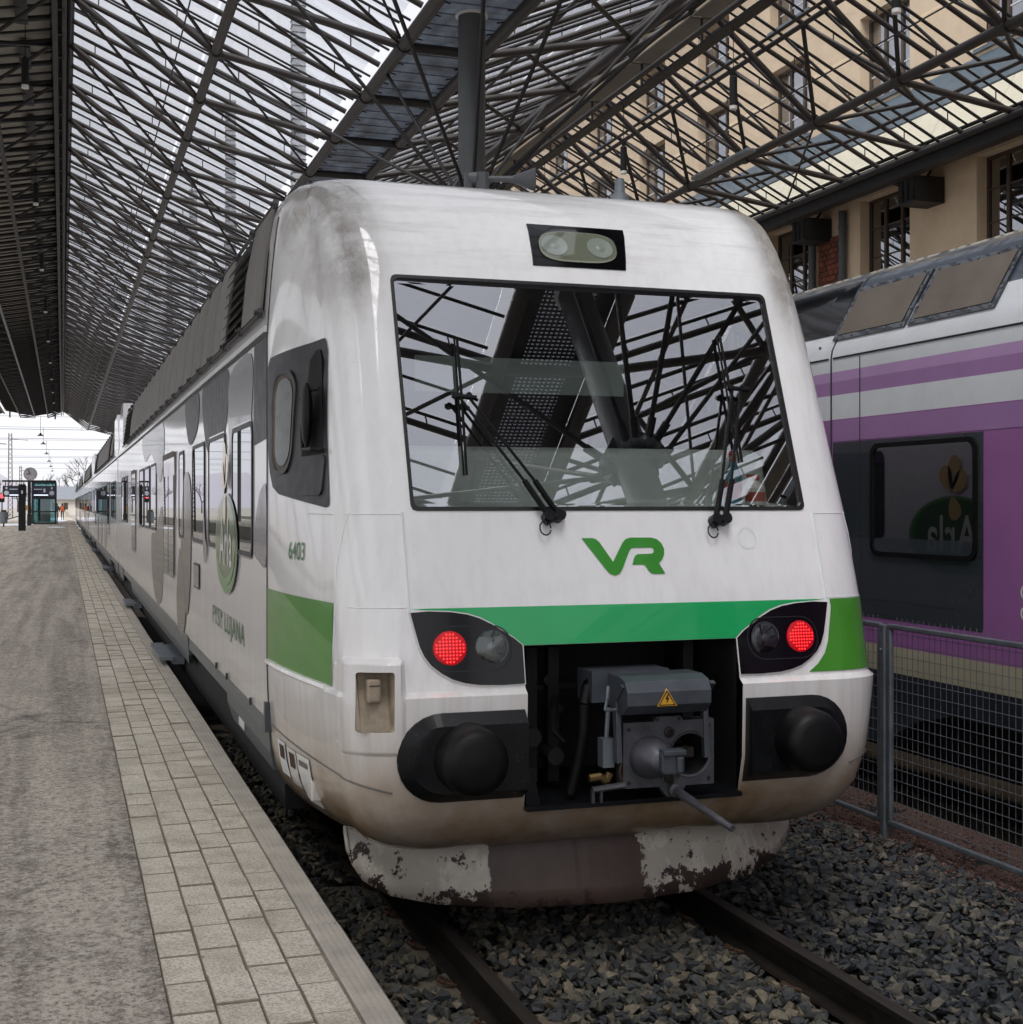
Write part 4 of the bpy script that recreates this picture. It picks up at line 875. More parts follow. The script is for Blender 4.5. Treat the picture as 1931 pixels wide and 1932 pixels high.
def door(par, ya, yb2, s=-1):
    d = decal('door', [rrect(ya, yb2, .72, 2.74, .03)], wall(s), .012, 'white_plain', par, None, False, back=0)
    m_ = (ya + yb2) / 2
    for a, b in ((ya + .1, m_ - .06), (m_ + .06, yb2 - .1)):
        decal('pane', [rrect(a, b, 1.45, 2.55, .06)], wall(s), .016, 'side_glass', d, None, False)
    decal('leaf_gap', [[(m_ - .012, .74), (m_ + .012, .74), (m_ + .012, 2.68), (m_ - .012, 2.68)]], wall(s), .0165, 'gasket', d, None, False)
    decal('door_frame', [rrect(ya - .05, yb2 + .05, .70, 2.79, .04), rrect(ya, yb2, .72, 2.74, .03)[::-1]], wall(s), .016, 'roof_grey', d, None, False, back=0)
    decal('lintel', [[(ya, 2.745), (yb2, 2.745), (yb2, 2.80), (ya, 2.80)]], wall(s), .02, 'frame_brown', d, None, False)
    x = C0 + s * 1.6; MB().box((x + s * .02, ya + .05, .60), (x + s * .16, yb2 - .05, .635)).box((x - s * .1, ya + .1, .55), (x + s * .02, yb2 - .1, .62)).build('step', 'galvanised', d); return d
def roof_panels(par, y0, y1, grilles, s=-1, pitch=.92):
    y = y0; k = 0
    f_ = lambda Y, z, o: Vector((C0 + s * (interp([(3.34, 1.6), (3.8, 1.555), (3.95, 1.53), (4.06, 1.49)], z) + o), Y, z))
    while y < y1 - .3:
        e = min(y + pitch - .03, y1)
        if any(a < (y + e) / 2 < b for a, b in grilles):
            g_ = decal('roof_grille', [[(y, 3.40), (e, 3.40), (e, 3.98), (y, 3.98)]], f_, .012, 'black_matt', par, None, False, back=0)
            for j in range(7):
                z = 3.45 + j * .075; p0, p1 = f_(y + .02, z, .014), f_(e - .02, z, .014)
                MB().add([p0, p1, p1 + Vector((s * .03, 0, -.035)), p0 + Vector((s * .03, 0, -.035)), p0 + Vector((0, 0, .006)), p1 + Vector((0, 0, .006)), p1 + Vector((s * .034, 0, -.03)), p0 + Vector((s * .034, 0, -.03))], [(0, 1, 2, 3), (7, 6, 5, 4), (3, 2, 6, 7), (0, 3, 7, 4), (1, 5, 6, 2), (0, 4, 5, 1)]).build('louvre', 'rubber', g_)
        else:
            decal('roof_panel', [[(y, 3.39), (e, 3.39), (e, 3.72), (e, 4.03), (y, 4.03), (y, 3.72)]], f_, .016, 'roof_grey', par, .35, False, back=0)
        for z in (3.37, 4.02):
            p0 = f_(y - .015, z, .0); MB().lathe(p0, (s, 0, .1), [(0, .03), (.03, .03), (.035, .015), (.05, .015), (.05, 0)], 8).build('clamp', 'roof_dark', par)
        y += pitch; k += 1
    MB().path([f_(y0, 3.36, .012), f_(y1, 3.36, .012)], .012, 6).build('panel_rail', 'roof_dark', par)
    MB().path([f_(y0, 4.045, .012), f_(y1, 4.045, .012)], .014, 6).build('panel_rail', 'roof_dark', par)
def gutter(par, y0, y1, s=-1):
    decal('rain_gutter', [[(y0, 3.235), (y1, 3.235), (y1, 3.27), (y0, 3.27)]], wall(s), .022, 'pale_grey', par, None, False, back=0)
    decal('gutter_shadow_line', [[(y0, 3.215), (y1, 3.215), (y1, 3.234), (y0, 3.234)]], wall(s), .006, 'roof_dark', par, None, False)
def blob(pts): # closed Catmull-Rom through the points
    out = []; n_ = len(pts)
    for i in range(n_):
        p0, p1, p2, p3 = (Vector(pts[(i + k) % n_]) for k in (-1, 0, 1, 2))
        for q in range(6):
            t_ = q / 6; v = .5 * ((2 * p1) + (p2 - p0) * t_ + (2 * p0 - 5 * p1 + 4 * p2 - p3) * t_ * t_ + (3 * p1 - p0 - 3 * p2 + p3) * t_ ** 3); out.append((v.x, v.y))
    return out
car_shell(cab, YJ, 30.0)
for s in (-1, 1):
    skirt(cab, YJ + .01, 29.9, [(10.0, 13.2), (24.6, 27.8)], s); gutter(cab, YJ + .02, 29.9, s)
roof_panels(cab, YJ + .25, 27.5, [(9.3, 10.3), (25.0, 27.0)])
for ya, yb2 in ((8.48, 9.50), (9.96, 11.09), (11.47, 12.52), (13.5, 14.03), (17.6, 18.7), (19.0, 20.1), (20.4, 21.5), (25.6, 26.7), (27.0, 28.1)):
    side_window(cab, ya, yb2, 1.925, 2.74)
for ya, yb2 in ((8.48, 9.50), (9.96, 11.09), (11.47, 12.52)): side_window(cab, ya + 3, yb2 + 3, 1.925, 2.74, 1)
door(cab, 14.55, 16.2); door(cab, 22.6, 23.9)
# livery: big soft patches; the dark upper ones also paint in the roof's reflection
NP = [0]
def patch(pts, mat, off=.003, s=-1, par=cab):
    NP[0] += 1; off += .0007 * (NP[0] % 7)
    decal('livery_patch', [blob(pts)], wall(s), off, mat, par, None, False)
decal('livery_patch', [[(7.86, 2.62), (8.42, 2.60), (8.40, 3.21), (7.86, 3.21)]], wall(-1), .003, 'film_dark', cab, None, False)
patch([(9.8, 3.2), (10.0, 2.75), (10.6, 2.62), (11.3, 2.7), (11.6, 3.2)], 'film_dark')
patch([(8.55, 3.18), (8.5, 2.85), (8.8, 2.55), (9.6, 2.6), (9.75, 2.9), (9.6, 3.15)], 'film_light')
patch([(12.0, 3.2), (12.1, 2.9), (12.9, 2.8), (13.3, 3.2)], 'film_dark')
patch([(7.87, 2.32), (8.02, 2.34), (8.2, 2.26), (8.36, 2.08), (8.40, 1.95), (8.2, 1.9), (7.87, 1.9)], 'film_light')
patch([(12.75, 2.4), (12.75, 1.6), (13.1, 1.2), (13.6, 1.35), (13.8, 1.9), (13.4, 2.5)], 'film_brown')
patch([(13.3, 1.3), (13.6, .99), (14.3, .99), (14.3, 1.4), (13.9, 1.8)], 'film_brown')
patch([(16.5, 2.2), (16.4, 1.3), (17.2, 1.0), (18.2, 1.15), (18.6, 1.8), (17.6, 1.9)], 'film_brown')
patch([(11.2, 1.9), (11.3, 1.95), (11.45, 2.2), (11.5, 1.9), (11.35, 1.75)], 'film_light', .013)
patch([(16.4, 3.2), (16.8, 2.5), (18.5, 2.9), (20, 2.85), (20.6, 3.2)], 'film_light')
# round dairy logo with flower, both sides
def dairy(s):
    d = -1 if s < 0 else 1; fy = 9.83 if s < 0 else 10.35
    f_ = lambda u, v, o: Vector((C0 + s * (hw(v) + o), fy + d * u, v))
    el = lambda a_, b_, cu=0, cv=1.957, n_=48: [(cu + a_ * math.cos(t_), cv + b_ * math.sin(t_)) for t_ in np.linspace(0, 2 * math.pi, n_ + 1)[:-1]]
    lo = decal('dairy_logo', [el(.68, .36)], f_, .014, 'logo_rim_light', cab, None, False)
    decal('logo_rim', [el(.65, .345)], f_, .0155, 'logo_rim', lo, None, False)
    decal('logo_field', [el(.60, .315, 0, 1.972)], f_, .017, 'logo_green', lo, None, False)
    cres = [(.55 * math.cos(t_), 1.93 + .27 * math.sin(t_)) for t_ in np.linspace(math.pi * 1.05, math.pi * 1.95, 24)] + [(.52 * math.cos(t_), 1.965 + .255 * math.sin(t_)) for t_ in np.linspace(math.pi * 1.95, math.pi * 1.05, 24)]
    decal('logo_crescent', [cres], f_, .0185, 'logo_rim', lo, None, False)
    text_decal('logo_lettering', 'Arla', -.34, .40, 1.80, 2.14, f_, .020, 'logo_white', lo, bold=.012, space=1.05)
    for ang, L in ((100, .32), (62, .26), (140, .26), (250, .22)):
        a = R(ang); pc = (.02 + .55 * L * math.cos(a), 2.33 + .62 * L * math.sin(a)); pts = []
        for t_ in np.linspace(0, 2 * math.pi, 20)[:-1]:
            pu, pv = L * .5 * math.cos(t_), .085 * math.sin(t_) * (1 + .35 * math.cos(t_)); pts.append((pc[0] + pu * math.cos(a) - pv * math.sin(a), pc[1] + pu * math.sin(a) + pv * math.cos(a)))
        decal('flower_petal', [pts], f_, .022, 'logo_yellow', lo, None, False)
dairy(-1); dairy(1)
text_decal('slogan', 'PYSY LUJANA', 10.83, 8.87, 1.268, 1.455, wall(-1), .004, 'green_text', cab, bold=.012, space=1.16)
ht = decal('fuel_hatch', [rrect(11.88, 12.42, 1.50, 1.72, .04)], wall(-1), .008, 'gasket', cab, None, False)
decal('hatch_plate', [rrect(11.91, 12.39, 1.515, 1.705, .03)], wall(-1), .011, 'film_light', ht, None, False)
for y in (9.9, 10.6, 8.6): MB().box((C0 - 1.606, y, .975), (C0 - 1.59, y + .015, 1.02)).build('jack_mark', 'roof_dark', cab)
decal('side_notice', [[(9.05, .74), (9.05, .92), (9.35, .92), (9.35, .74)]], lambda Y, z, o: Vector((C0 - 1.55 - o, Y, z)), .03, 'pale_grey', cab, None, False)
# bogies
def bogie(par, yc):
    b = MB(); b.box((C0 - 1.2, yc - 1.5, .35), (C0 + 1.2, yc + 1.5, .62)); bo = b.build('bogie', 'black_matt', par)
    for dy in (-1.2, 1.2):
        for s in (-1, 1): MB().lathe((C0 + s * .797, yc + dy, .45), (s, 0, 0), [(-.06, .47), (-.03, .45), (.07, .45), (.07, .40), (.05, .36), (.05, .12), (.10, .1), (.10, 0)], 28).build('wheel', 'rail_steel', bo, True)
bogie(cab, 11.6); bogie(cab, 26.2)
# roof equipment: horn, aerial
hn = MB(); hn.lathe((C0 - .36, 7.95, 4.235), (.95, -.25, 0), [(0, .04), (.05, .04), (.06, .018), (.26, .02), (.34, .034), (.39, .055), (.41, .075), (.405, .07), (.25, .014)], 18); hn.tube((C0 - .36, 7.95, 4.12), (C0 - .36, 7.95, 4.27), .03); hn.tube((C0 - .28, 7.93, 4.12), (C0 - .28, 7.93, 4.27), .045, 10)
hn.build('horn', 'grey_paint', cab, True)
MB().lathe((C0 + .60, 7.85, 4.13), (0, 0, 1), [(0, .06), (.05, .055), (.06, .035), (.15, .03), (.16, 0)], 14).build('aerial', 'galvanised', cab, True)
decal('end_cowl', [[(28.0, 3.30), (29.85, 3.30), (29.85, 3.95), (28.9, 4.25), (28.0, 4.25)]], lambda Y, z, o: Vector((C0 - 1.58 + o * 0 if o < .5 else C0 + 1.58, Y, z)), 0, 'white_side', cab, None, False, back=1)
# following coaches
def coach(y0, y1, label, k):
    c_ = thing('passenger_coach', (C0, (y0 + y1) / 2, 0), label, 'train', 'coaches behind the control car')
    car_shell(c_, y0, y1); skirt(c_, y0 + .02, y1 - .02, [(y0 + 2.2, y0 + 5.4), (y1 - 5.4, y1 - 2.2)]); gutter(c_, y0 + .05, y1 - .05)
    roof_panels(c_, y0 + 3.2, y1 - 3.2, [(y0 + 4, y0 + 6), (y1 - 7, y1 - 4)], -1, 1.9 if k else 1.4)
    L = y1 - y0; door(c_, y0 + 5.2, y0 + 6.7); door(c_, y1 - 6.7, y1 - 5.2)
    yy = y0 + 1.2
    while yy < y1 - 1.6:
        if not (y0 + 3.6 < yy < y0 + 7 or y1 - 8 < yy < y1 - 4.8): side_window(c_, yy, yy + 1.15, 1.925, 2.74)
        yy += 1.52
    for q in range(3):
        a = y0 + 8 + q * 4; patch([(a, 1.75), (a + .2, 1.15), (a + 1.4, 1.0), (a + 2.2, 1.35), (a + 1.7, 1.8)], ('film_light', 'film_light', 'film_brown')[q], .003, -1, c_)
    for ye, sg in ((y0, 1), (y1, -1)):
        MB().prism([(ye, 3.25), (ye + sg * 2.6, 3.25), (ye + sg * 2.4, 4.15), (ye + sg * .9, 4.22), (ye, 3.6)], C0 - 1.575, C0 + 1.575, lambda u, v, t_: (t_, u, v)).build('end_cowl', 'white_side', c_)
    bogie(c_, y0 + 3.8); bogie(c_, y1 - 3.8)
coach(30.35, 56.4, 'first white coach coupled behind the control car', 0)
coach(56.75, 82.8, 'second white coach behind the control car', 1)
coach(83.15, 109.2, 'third white coach behind the control car, seen very foreshortened', 1)
coach(109.5, 135.5, 'farthest white coach at the tail of the train', 1)
gw = MB()
for y, gl_ in ((30.0, 'between the control car and the first coach'), (56.4, 'between the first and second coach'), (82.8, 'between the second and third coach'), (109.2, 'before the farthest coach')): 
    g_ = MB(); g_.box((C0 - 1.1, y, .9), (C0 + 1.1, y + .36, 3.9)); tag(g_.build('gangway_bellows', 'rubber'), 'black rubber gangway bellows ' + gl_, 'gangway', 'gangway bellows between coaches')
# ================================================================== canopy over the tracks
DY = 2.75; YS = 22.8
FR = [YS + DY * k for k in range(-12, 44)]           # transverse frames
RA = [YS + DY / 2 * k for k in range(-24, 87)]       # rafters
NEAR = 44
can = thing('station_canopy', (5.54, 18.5, 0), 'wide glass and steel tube truss canopy spanning the tracks', 'canopy')
rest = MB(); rest_thin = MB()
def bar(name, p, q, r, y, mat='canopy_steel', n=8):
    if y < NEAR: tube_obj(name, p, q, r, mat, can, n)
    else: (rest if r > .03 else rest_thin).tube(p, q, r, 5, cap=False)
# bay: ridge (x,z), eave of glass (x,z), bottom chord (x,z), edge tube (x,z)
BAYS = [((0.14, 11.43), (4.86, 9.36), (2.40, 9.72), (4.91, 9.20), 1),
        ((11.05, 11.43), (6.22, 9.36), (8.68, 9.72), (6.17, 9.20), -1),
        ((11.55, 11.43), (16.16, 9.16), (13.7, 9.55), (16.2, 9.22), 1)]
def gz(bay, x):
    (x0, z0), (x1, z1) = bay[0], bay[1]; return z0 + (z1 - z0) * (x - x0) / (x1 - x0)
panes_rest = MB(); npane = 0
for bi, bay in enumerate(BAYS):
    (xr, zr), (xe, ze), (xb, zb), (xc, zc), sg = bay; y0, y1 = FR[0] - 1.4, FR[-1] + 1.4
    for x, z, r, nm in ((xr, zr, .07, 'ridge_tube'), (xb, zb, .085, 'bottom_chord'), (xc, zc, .10, 'edge_tube')):
        tube_obj(nm, (x, y0, z), (x, y1, z), r, 'canopy_steel', can, 12)
    for y in RA:
        bar('rafter', (xr, y, zr - .02), (xe, y, ze - .02), .047, y)
        bar('glazing_bar', (xr, y, zr + .20), (xe, y, ze + .20), .024, y, 'canopy_dark', 6)
        if y < 70:
            for q in (.1, .37, .63, .9):
                x = xr + (xe - xr) * q; z = gz(bay, x); rest_thin.tube((x, y, z), (x, y, z + .2), .012, 5, cap=False)
        if bi == 0 and (round((y - YS) / (DY / 2)) % 2 == 0):
            bar('brace', (xr, y, zr - .05), (xb, y + DY, zb), .032, y); bar('brace', (xb, y, zb), (xc, y + DY, zc), .03, y)
        if bi == 0: bar('secondary_rafter', (xr, y + DY / 4, zr), (xe, y + DY / 4, ze), .022, y, 'canopy_dark', 6)
        if bi > 0:
            bar('secondary_rafter', (xr, y + DY / 4, zr - .02), (xe, y + DY / 4, ze - .02), .03, y, 'canopy_dark', 6)
            xk = xr + (xb - xr) * .5; bar('secondary_web', (xb, y, zb), (xk, y + DY / 4, gz(bay, xk) - .03), .028, y, 'canopy_dark', 6)
    # panes: two across across each slope
        for q in range(2):
            xa = xr + (xe - xr) * (q * .5 + .005); xb_ = xr + (xe - xr) * (q * .5 + .495); ya, yb_ = y + .02, y + DY / 2 - .02
            vs_ = [(xa, ya, gz(bay, xa) + .235), (xb_, ya, gz(bay, xb_) + .235), (xb_, yb_, gz(bay, xb_) + .235), (xa, yb_, gz(bay, xa) + .235)]
            vs_ += [(a, b, c + .012) for a, b, c in vs_]; fs = [(0, 3, 2, 1), (4, 5, 6, 7), (0, 1, 5, 4), (1, 2, 6, 5), (2, 3, 7, 6), (3, 0, 4, 7)]
            if y < NEAR and npane < 300: MB().add(vs_, fs).build('glass_pane', 'roof_glass', can); npane += 1
            else: panes_rest.add(vs_, fs)
    for k, y in enumerate(FR):
        bar('strut', (xr, y, zr - .05), (xb, y, zb), .062, y); bar('strut', (xb, y, zb), (xc, y, zc), .062, y)
        if True:
            for dy in ((-DY / 2, DY / 2) if bi > 0 else ()):
                xm = (xb + xe) / 2 + sg * .1
                bar('web_tube', (xb, y, zb), (xm, y + dy, gz(bay, xm) - .04), .042, y)
                if bi > 0:
                    xm2 = (xb + xr) / 2; bar('web_tube', (xb, y, zb), (xm2, y + dy, gz(bay, xm2) - .04), .042, y)
    if bi > 0:
        xm2 = (xb + xr) / 2; tube_obj('purlin', (xm2, y0, gz(bay, xm2) - .04), (xm2, y1, gz(bay, xm2) - .04), .05, 'canopy_steel', can)
        if bi > 0:
            for dy in (-DY, DY):
                bar('brace', (xb, y, zb), (xc, y + dy, zc), .035, y)
                bar('brace', (xb, y, zb), (xr, y + dy, zr - .08), .035, y)
            xq = (xr * 3 + xe) / 4; bar('web_tube', (xr, y, zr - .55), (xq, y + DY / 2, gz(bay, xq) - .04), .035, y); bar('web_tube', (xr, y, zr - .55), (xq, y - DY / 2, gz(bay, xq) - .04), .035, y)
            bar('web_tube', (xr, y, zr - .55), (xr, y, zr), .035, y); bar('strut', (xr, y, zr - .55), (xb, y, zb), .045, y)
    if bi > 0:
        for q in (.2, .78): tube_obj('purlin', (xr + (xe - xr) * q, y0, zr + (ze - zr) * q - .05), (xr + (xe - xr) * q, y1, zr + (ze - zr) * q - .05), .035, 'canopy_steel', can)
        tube_obj('lower_ridge_tube', (xr, y0, zr - .55), (xr, y1, zr - .55), .06, 'canopy_steel', can)
    # diagonal tension rods in the bay
    for k in range(0, len(FR) - 3, 3):
        bar('tie_rod', (xb, FR[k], zb), (xc, FR[k + 2], zc + .05), .022, FR[k], 'canopy_dark', 6)
for bay in BAYS:
    for y in FR:
        if 8 < y < NEAR: MB().lathe((bay[2][0], y, bay[2][1]), (0, 1, 0), [(-.10, .10), (-.10, .115), (.10, .115), (.10, .10)], 10).build('node_sleeve', 'canopy_steel', can, True)
        if 8 < y < NEAR: MB().lathe((bay[3][0], y, bay[3][1]), (0, 1, 0), [(-.08, .11), (-.08, .125), (.08, .125), (.08, .11)], 10).build('node_sleeve', 'canopy_steel', can, True)
# valley gutter strip with ribbed sheet, struts across
for y in FR: bar('cross_strut', (4.91, y, 9.2), (6.17, y, 9.2), .075, y)
for k in range(len(FR) - 1):
    y = FR[k]; b = MB()
    nr = 12 if y < 40 else 3
    for j in range(nr):
        a = y + DY * j / nr; e = y + DY * (j + 1) / nr
        b.box((4.96, a - .004, 9.255 + .014 * (j % 2)), (6.12, e + .004, 9.275 + .014 * (j % 2)))
    if y < NEAR:
        if y < 11:
            MB().box((4.98, y, 9.30), (5.22, y + DY, 9.34)).box((5.86, y, 9.30), (6.10, y + DY, 9.34)).build('gutter_sheet', 'canopy_dark', can); MB().add([(5.22, y, 9.32), (5.86, y, 9.32), (5.86, y + DY, 9.32), (5.22, y + DY, 9.32)], [(0, 1, 2, 3)]).build('walkway_grating', 'grating', can)
        else: b.build('gutter_sheet', 'gutter_sheet', can)
        for s_, x in ((1, 5.02), (-1, 6.06)):
            for q in range(5): rest_thin.tube((x, y + .3 + q * .52, 9.22), (x + s_ * .10, y + .3 + q * .52, 9.20), .012, 5)
    else: b.build('gutter_sheet', 'gutter_sheet', can)
# ridge closing strip over X = 11.05..11.55 with flat plates and a dark service beam
for k, y in enumerate(FR[:-1]):
    if y < 70: MB().box((11.08, y + .05, 11.30), (11.52, y + DY - .05, 11.33)).build('ridge_plate', 'ceiling', can)
MB().box((11.20, FR[0], 10.72), (11.40, FR[-1], 10.78)).build('service_beam', 'canopy_dark', can)
for y in FR:
    bar('hanger', (11.3, y, 10.75), (11.3, y, 11.3), .03, y)
    bar('cross_strut', (11.05, y, 11.38), (11.55, y, 11.38), .06, y)
# dark edge gutter beams along the platform roof
for x, w, z in ((-.14, .05, 11.18), (.03, .04, 11.22)): MB().box((x - w, FR[0] - 1.4, z - .12), (x + w, FR[-1] + 1.4, z + .2)).build('gutter_beam', 'canopy_dark', can)
for y in RA: 
    if y < 90: rest.box((-.12, y - .03, 11.10), (.03, y + .03, 11.15))
MB().box((-.24, FR[0] - 1.4, 11.46), (.16, FR[-1] + 1.4, 11.5)).build('ridge_cover', 'canopy_dark', can)
rest.build('far_tubes', 'canopy_steel', can, kind='stuff'); rest_thin.build('fine_rods', 'canopy_dark', can, kind='stuff'); panes_rest.build('far_panes', 'roof_glass', can, kind='stuff')
tube_obj('glazing_edge', (16.18, FR[0], 9.37), (16.18, 60, 9.37), .04, 'canopy_dark', can)
# eave beam along the building with brackets
MB().box((16.08, FR[0], 8.86), (16.34, 60, 9.10)).build('eave_beam', 'canopy_dark', can); tube_obj('eave_pipe', (16.02, FR[0], 9.14), (16.02, 60, 9.14), .07, 'canopy_dark', can)
for y in (3.6, 7.9, 12.0, 16.0, 20.1, 24.1, 28.3, 32.5, 36.7, 41, 45, 49): MB().prism([(16.3, 9.0), (17.18, 9.0), (17.18, 8.9), (16.7, 8.80), (16.34, 8.86)], y - .05, y + .05, lambda u, v, t_: (u, t_, v)).build('bracket', 'canopy_dark', can)

# ------------------------------------------------------------------ opaque roof above the platform
pr = thing('platform_roof', (-2.7, 18, 0), 'dark closed roof with light boarding and black trusses over the platform', 'roof')
VX, VZ = -2.63, 10.9
def pz_(x): return 11.36 + (VZ - 11.36) * abs(x + .2) / 2.43 if x > VX else VZ + (11.36 - VZ) * (VX - x) / 2.7
yA, yB = FR[0] - 1.4, FR[-1] + 1.4
for k in range(int((yB - yA) / 1.0)):
    y = yA + k
    for xa, xb_ in ((-.2, VX), (VX, -5.33)):
        if y > 60 and k % 6: continue
        L = .985 if y <= 60 else 5.985
        MB().add([(xa, y, pz_(xa) + .25), (xb_, y, pz_(xb_) + .25), (xb_, y + L, pz_(xb_) + .25), (xa, y + L, pz_(xa) + .25), (xa, y, pz_(xa) + .29), (xb_, y, pz_(xb_) + .29), (xb_, y + L, pz_(xb_) + .29), (xa, y + L, pz_(xa) + .29)], [(0, 3, 2, 1), (4, 5, 6, 7), (0, 1, 5, 4), (1, 2, 6, 5), (2, 3, 7, 6), (3, 0, 4, 7)]).build('roof_board', 'ceiling', pr)
MB().add([(-.15, yA, 11.72), (VX, yA, 11.25), (-5.4, yA, 11.72), (-.15, yB, 11.72), (VX, yB, 11.25), (-5.4, yB, 11.72)], [(0, 1, 4, 3), (1, 2, 5, 4)]).build('roof_deck', 'canopy_dark', pr)
pr_rest = MB()
for k, y in enumerate(RA):
    for xa, xb_ in ((-.2, VX), (VX, -5.33)):
        for dy, r in ((0, .055), (DY / 4, .028)):
            p, q = (xa, y + dy, pz_(xa) + .06), (xb_, y + dy, pz_(xb_) + .06)
            if y < 40: tube_obj('roof_rafter', p, q, r, 'canopy_dark', pr, 6)
            else: pr_rest.tube(p, q, r, 5, cap=False)
        xm = (xa + xb_) / 2; p, q = (xa, y, pz_(xa) - .02), (xm, y + DY / 2, pz_(xm) - .30); p2 = (xa, y + DY, pz_(xa) - .02)
        for e in (p, p2):
            if y < 40 and k % 2 == 0: tube_obj('roof_brace', e, q, .04, 'canopy_dark', pr, 6)
            elif k % 2 == 0: pr_rest.tube(e, q, .04, 5, cap=False)
for x, z in ((VX, VZ), (-1.4, pz_(-1.4) - .30), (-3.95, pz_(-3.95) - .3)): tube_obj('roof_chord', (x, yA, z), (x, yB, z), .06, 'canopy_dark' if x != VX else 'galvanised', pr)
for k in range(0, 50):
    y = FR[0] + k * 2.75
    if y < 60: pr_rest.box((-.85, y + .2, 11.30), (-.62, y + 1.6, 11.42))
pr_rest.build('far_roof_tubes', 'canopy_dark', pr, kind='stuff')

# ------------------------------------------------------------------ columns
def column(y, label, casing=False):
    c_ = thing('steel_column', (5.54, y, -.1), label, 'column', 'round columns under the valley gutter')
    MB().lathe((5.54, y, -.1), (0, 0, 1), [(0, .195), (9.33, .195)], 32).build('shaft', 'grey_paint', c_, True)
    MB().lathe((5.54, y, 9.19), (0, 0, 1), [(0, .20), (0, .235), (.03, .235), (.03, .2)], 32).build('collar', 'lamp_white', c_, True)
    zb = 6.55
    for k in range(8):
        a = R(22.5 + 45 * k); u = Vector((math.cos(a), math.sin(a), 0)); w_ = Vector((-u.y, u.x, 0)) * .012; o_ = Vector((5.54, y, 0))
        pts = [(.19, zb), (.34, zb + .02), (.36, zb + .12), (.24, zb + .30), (.19, zb + .36)]
        b = MB(); b.add([o_ + u * r_ - w_ + Vector((0, 0, z)) for r_, z in pts] + [o_ + u * r_ + w_ + Vector((0, 0, z)) for r_, z in pts], [(0, 1, 2, 3, 4), (9, 8, 7, 6, 5)] + [(i, (i + 1) % 5, 5 + (i + 1) % 5, 5 + i) for i in range(5)]); b.build('gusset', 'grey_paint', c_)
    for (x, dy, z) in ((2.4, 0, 9.8), (2.4, -DY * 1.5 - .5, 9.8), (4.91, -DY, 9.2), (4.91, DY, 9.2), (6.17, -DY, 9.2), (6.17, DY, 9.2), (8.68, 0, 9.8), (8.68, -DY * 2 - .5, 9.8), (8.68, DY * 2, 9.8), (2.4, DY * 2, 9.8)):
        p = Vector((5.54, y, zb + .1)); q = Vector((x, y + dy, z)); d = (q - p); d.z = 0; d.normalize()
        MB().tube(p + d * .3, q, .028, 8).tube(p + d * .3, p + d * .3 + (q - p).normalized() * .25, .045, 8).build('stay_rod', 'canopy_dark', c_, True)
        MB().lathe(p + d * .3, d.cross(Vector((0, 0, 1))), [(-.05, .06), (.05, .06)], 12).build('pin_joint', 'galvanised', c_, True)
    if casing:
        w_ = .42
        b = MB().box((5.54 - w_, y - w_, 3.2), (5.54 + w_, y + w_, 8.9)); b.build('casing', 'canopy_dark', c_)
        MB().box((5.54 - w_ * .55, y + w_, 3.4), (5.54 + w_ * .55, y + w_ + .02, 8.6)).build('mesh_panel', 'perforated', c_)
    return c_
column(18.5, 'thick grey steel column with stay rods rising behind the train roof')
column(2.0, 'grey column with stay rods beside the camera, reflected in the windscreen')
column(35.0, 'grey column farther along the valley gutter, hidden behind the train')
column(-8, 'grey steel column behind the camera at the head of the tracks')

# ------------------------------------------------------------------ cylinder lamps
def lamp(x, y, z, ztop, label, group, n_):
    l_ = thing('pendant_lamp', (x, y, z), label, 'lamp', group)
    MB().lathe((x, y, z + .06), (0, 0, 1), [(0, .07), (.50, .07), (.54, .03), (.54, 0)], 16).build('housing', 'black_matt', l_, True)
    MB().lathe((x, y, z), (0, 0, 1), [(0, .055), (.0, .068), (.062, .068)], 16).build('diffuser', 'lamp_white', l_, True)
    MB().tube((x, y, z + .59), (x, y, ztop), .008, 6).build('rod', 'black_matt', l_)
ordn = ['nearest', 'second', 'third', 'fourth', 'fifth', 'sixth', 'seventh', 'eighth', 'ninth', 'tenth', 'eleventh']
for i in range(11):
    lamp(-.68, 27.3 + i * 10.6, 10.14, 11.4, f'{ordn[i]} black cylinder lamp in the row hanging under the dark platform roof', 'cylinder lamps under the platform roof', i)
for i in range(4):
    lamp(-4.6, 100 + i * 10.6, 10.14, 11.3, f'{ordn[i]} lamp of the far row under the left slope of the platform roof', 'cylinder lamps under the platform roof', i)
for i in range(7):
    lamp(11.3, 16.6 + i * 4.95, 9.25, 10.72, f'{ordn[i]} black cylinder lamp hanging under the ridge near the beige building', 'cylinder lamps under the glass ridge', i)
# flat strip luminaire slung under the right-hand chord
fl_ = thing('strip_light', (13.7, 25.3, 9.4), 'long flat grey strip light fixed under the right-hand truss chord', 'lamp')
bevel(MB().box((13.2, 24.6, 9.42), (13.42, 27.2, 9.5)).build('housing', 'galvanised', fl_), .02, 2); MB().box((13.3, 25.8, 9.5), (13.36, 25.86, 9.62)).build('bracket', 'canopy_dark', fl_)
# catenary-like thin wires crossing the hall
wr = MB(); 
for x, z in ((10.2, 8.3), (1.6, 8.9)): wr.tube((x, 3, z), (x, 130, z), .012, 5)
tag(wr.build('contact_wires', 'canopy_dark'), 'thin overhead wires strung along the hall', 'wire')

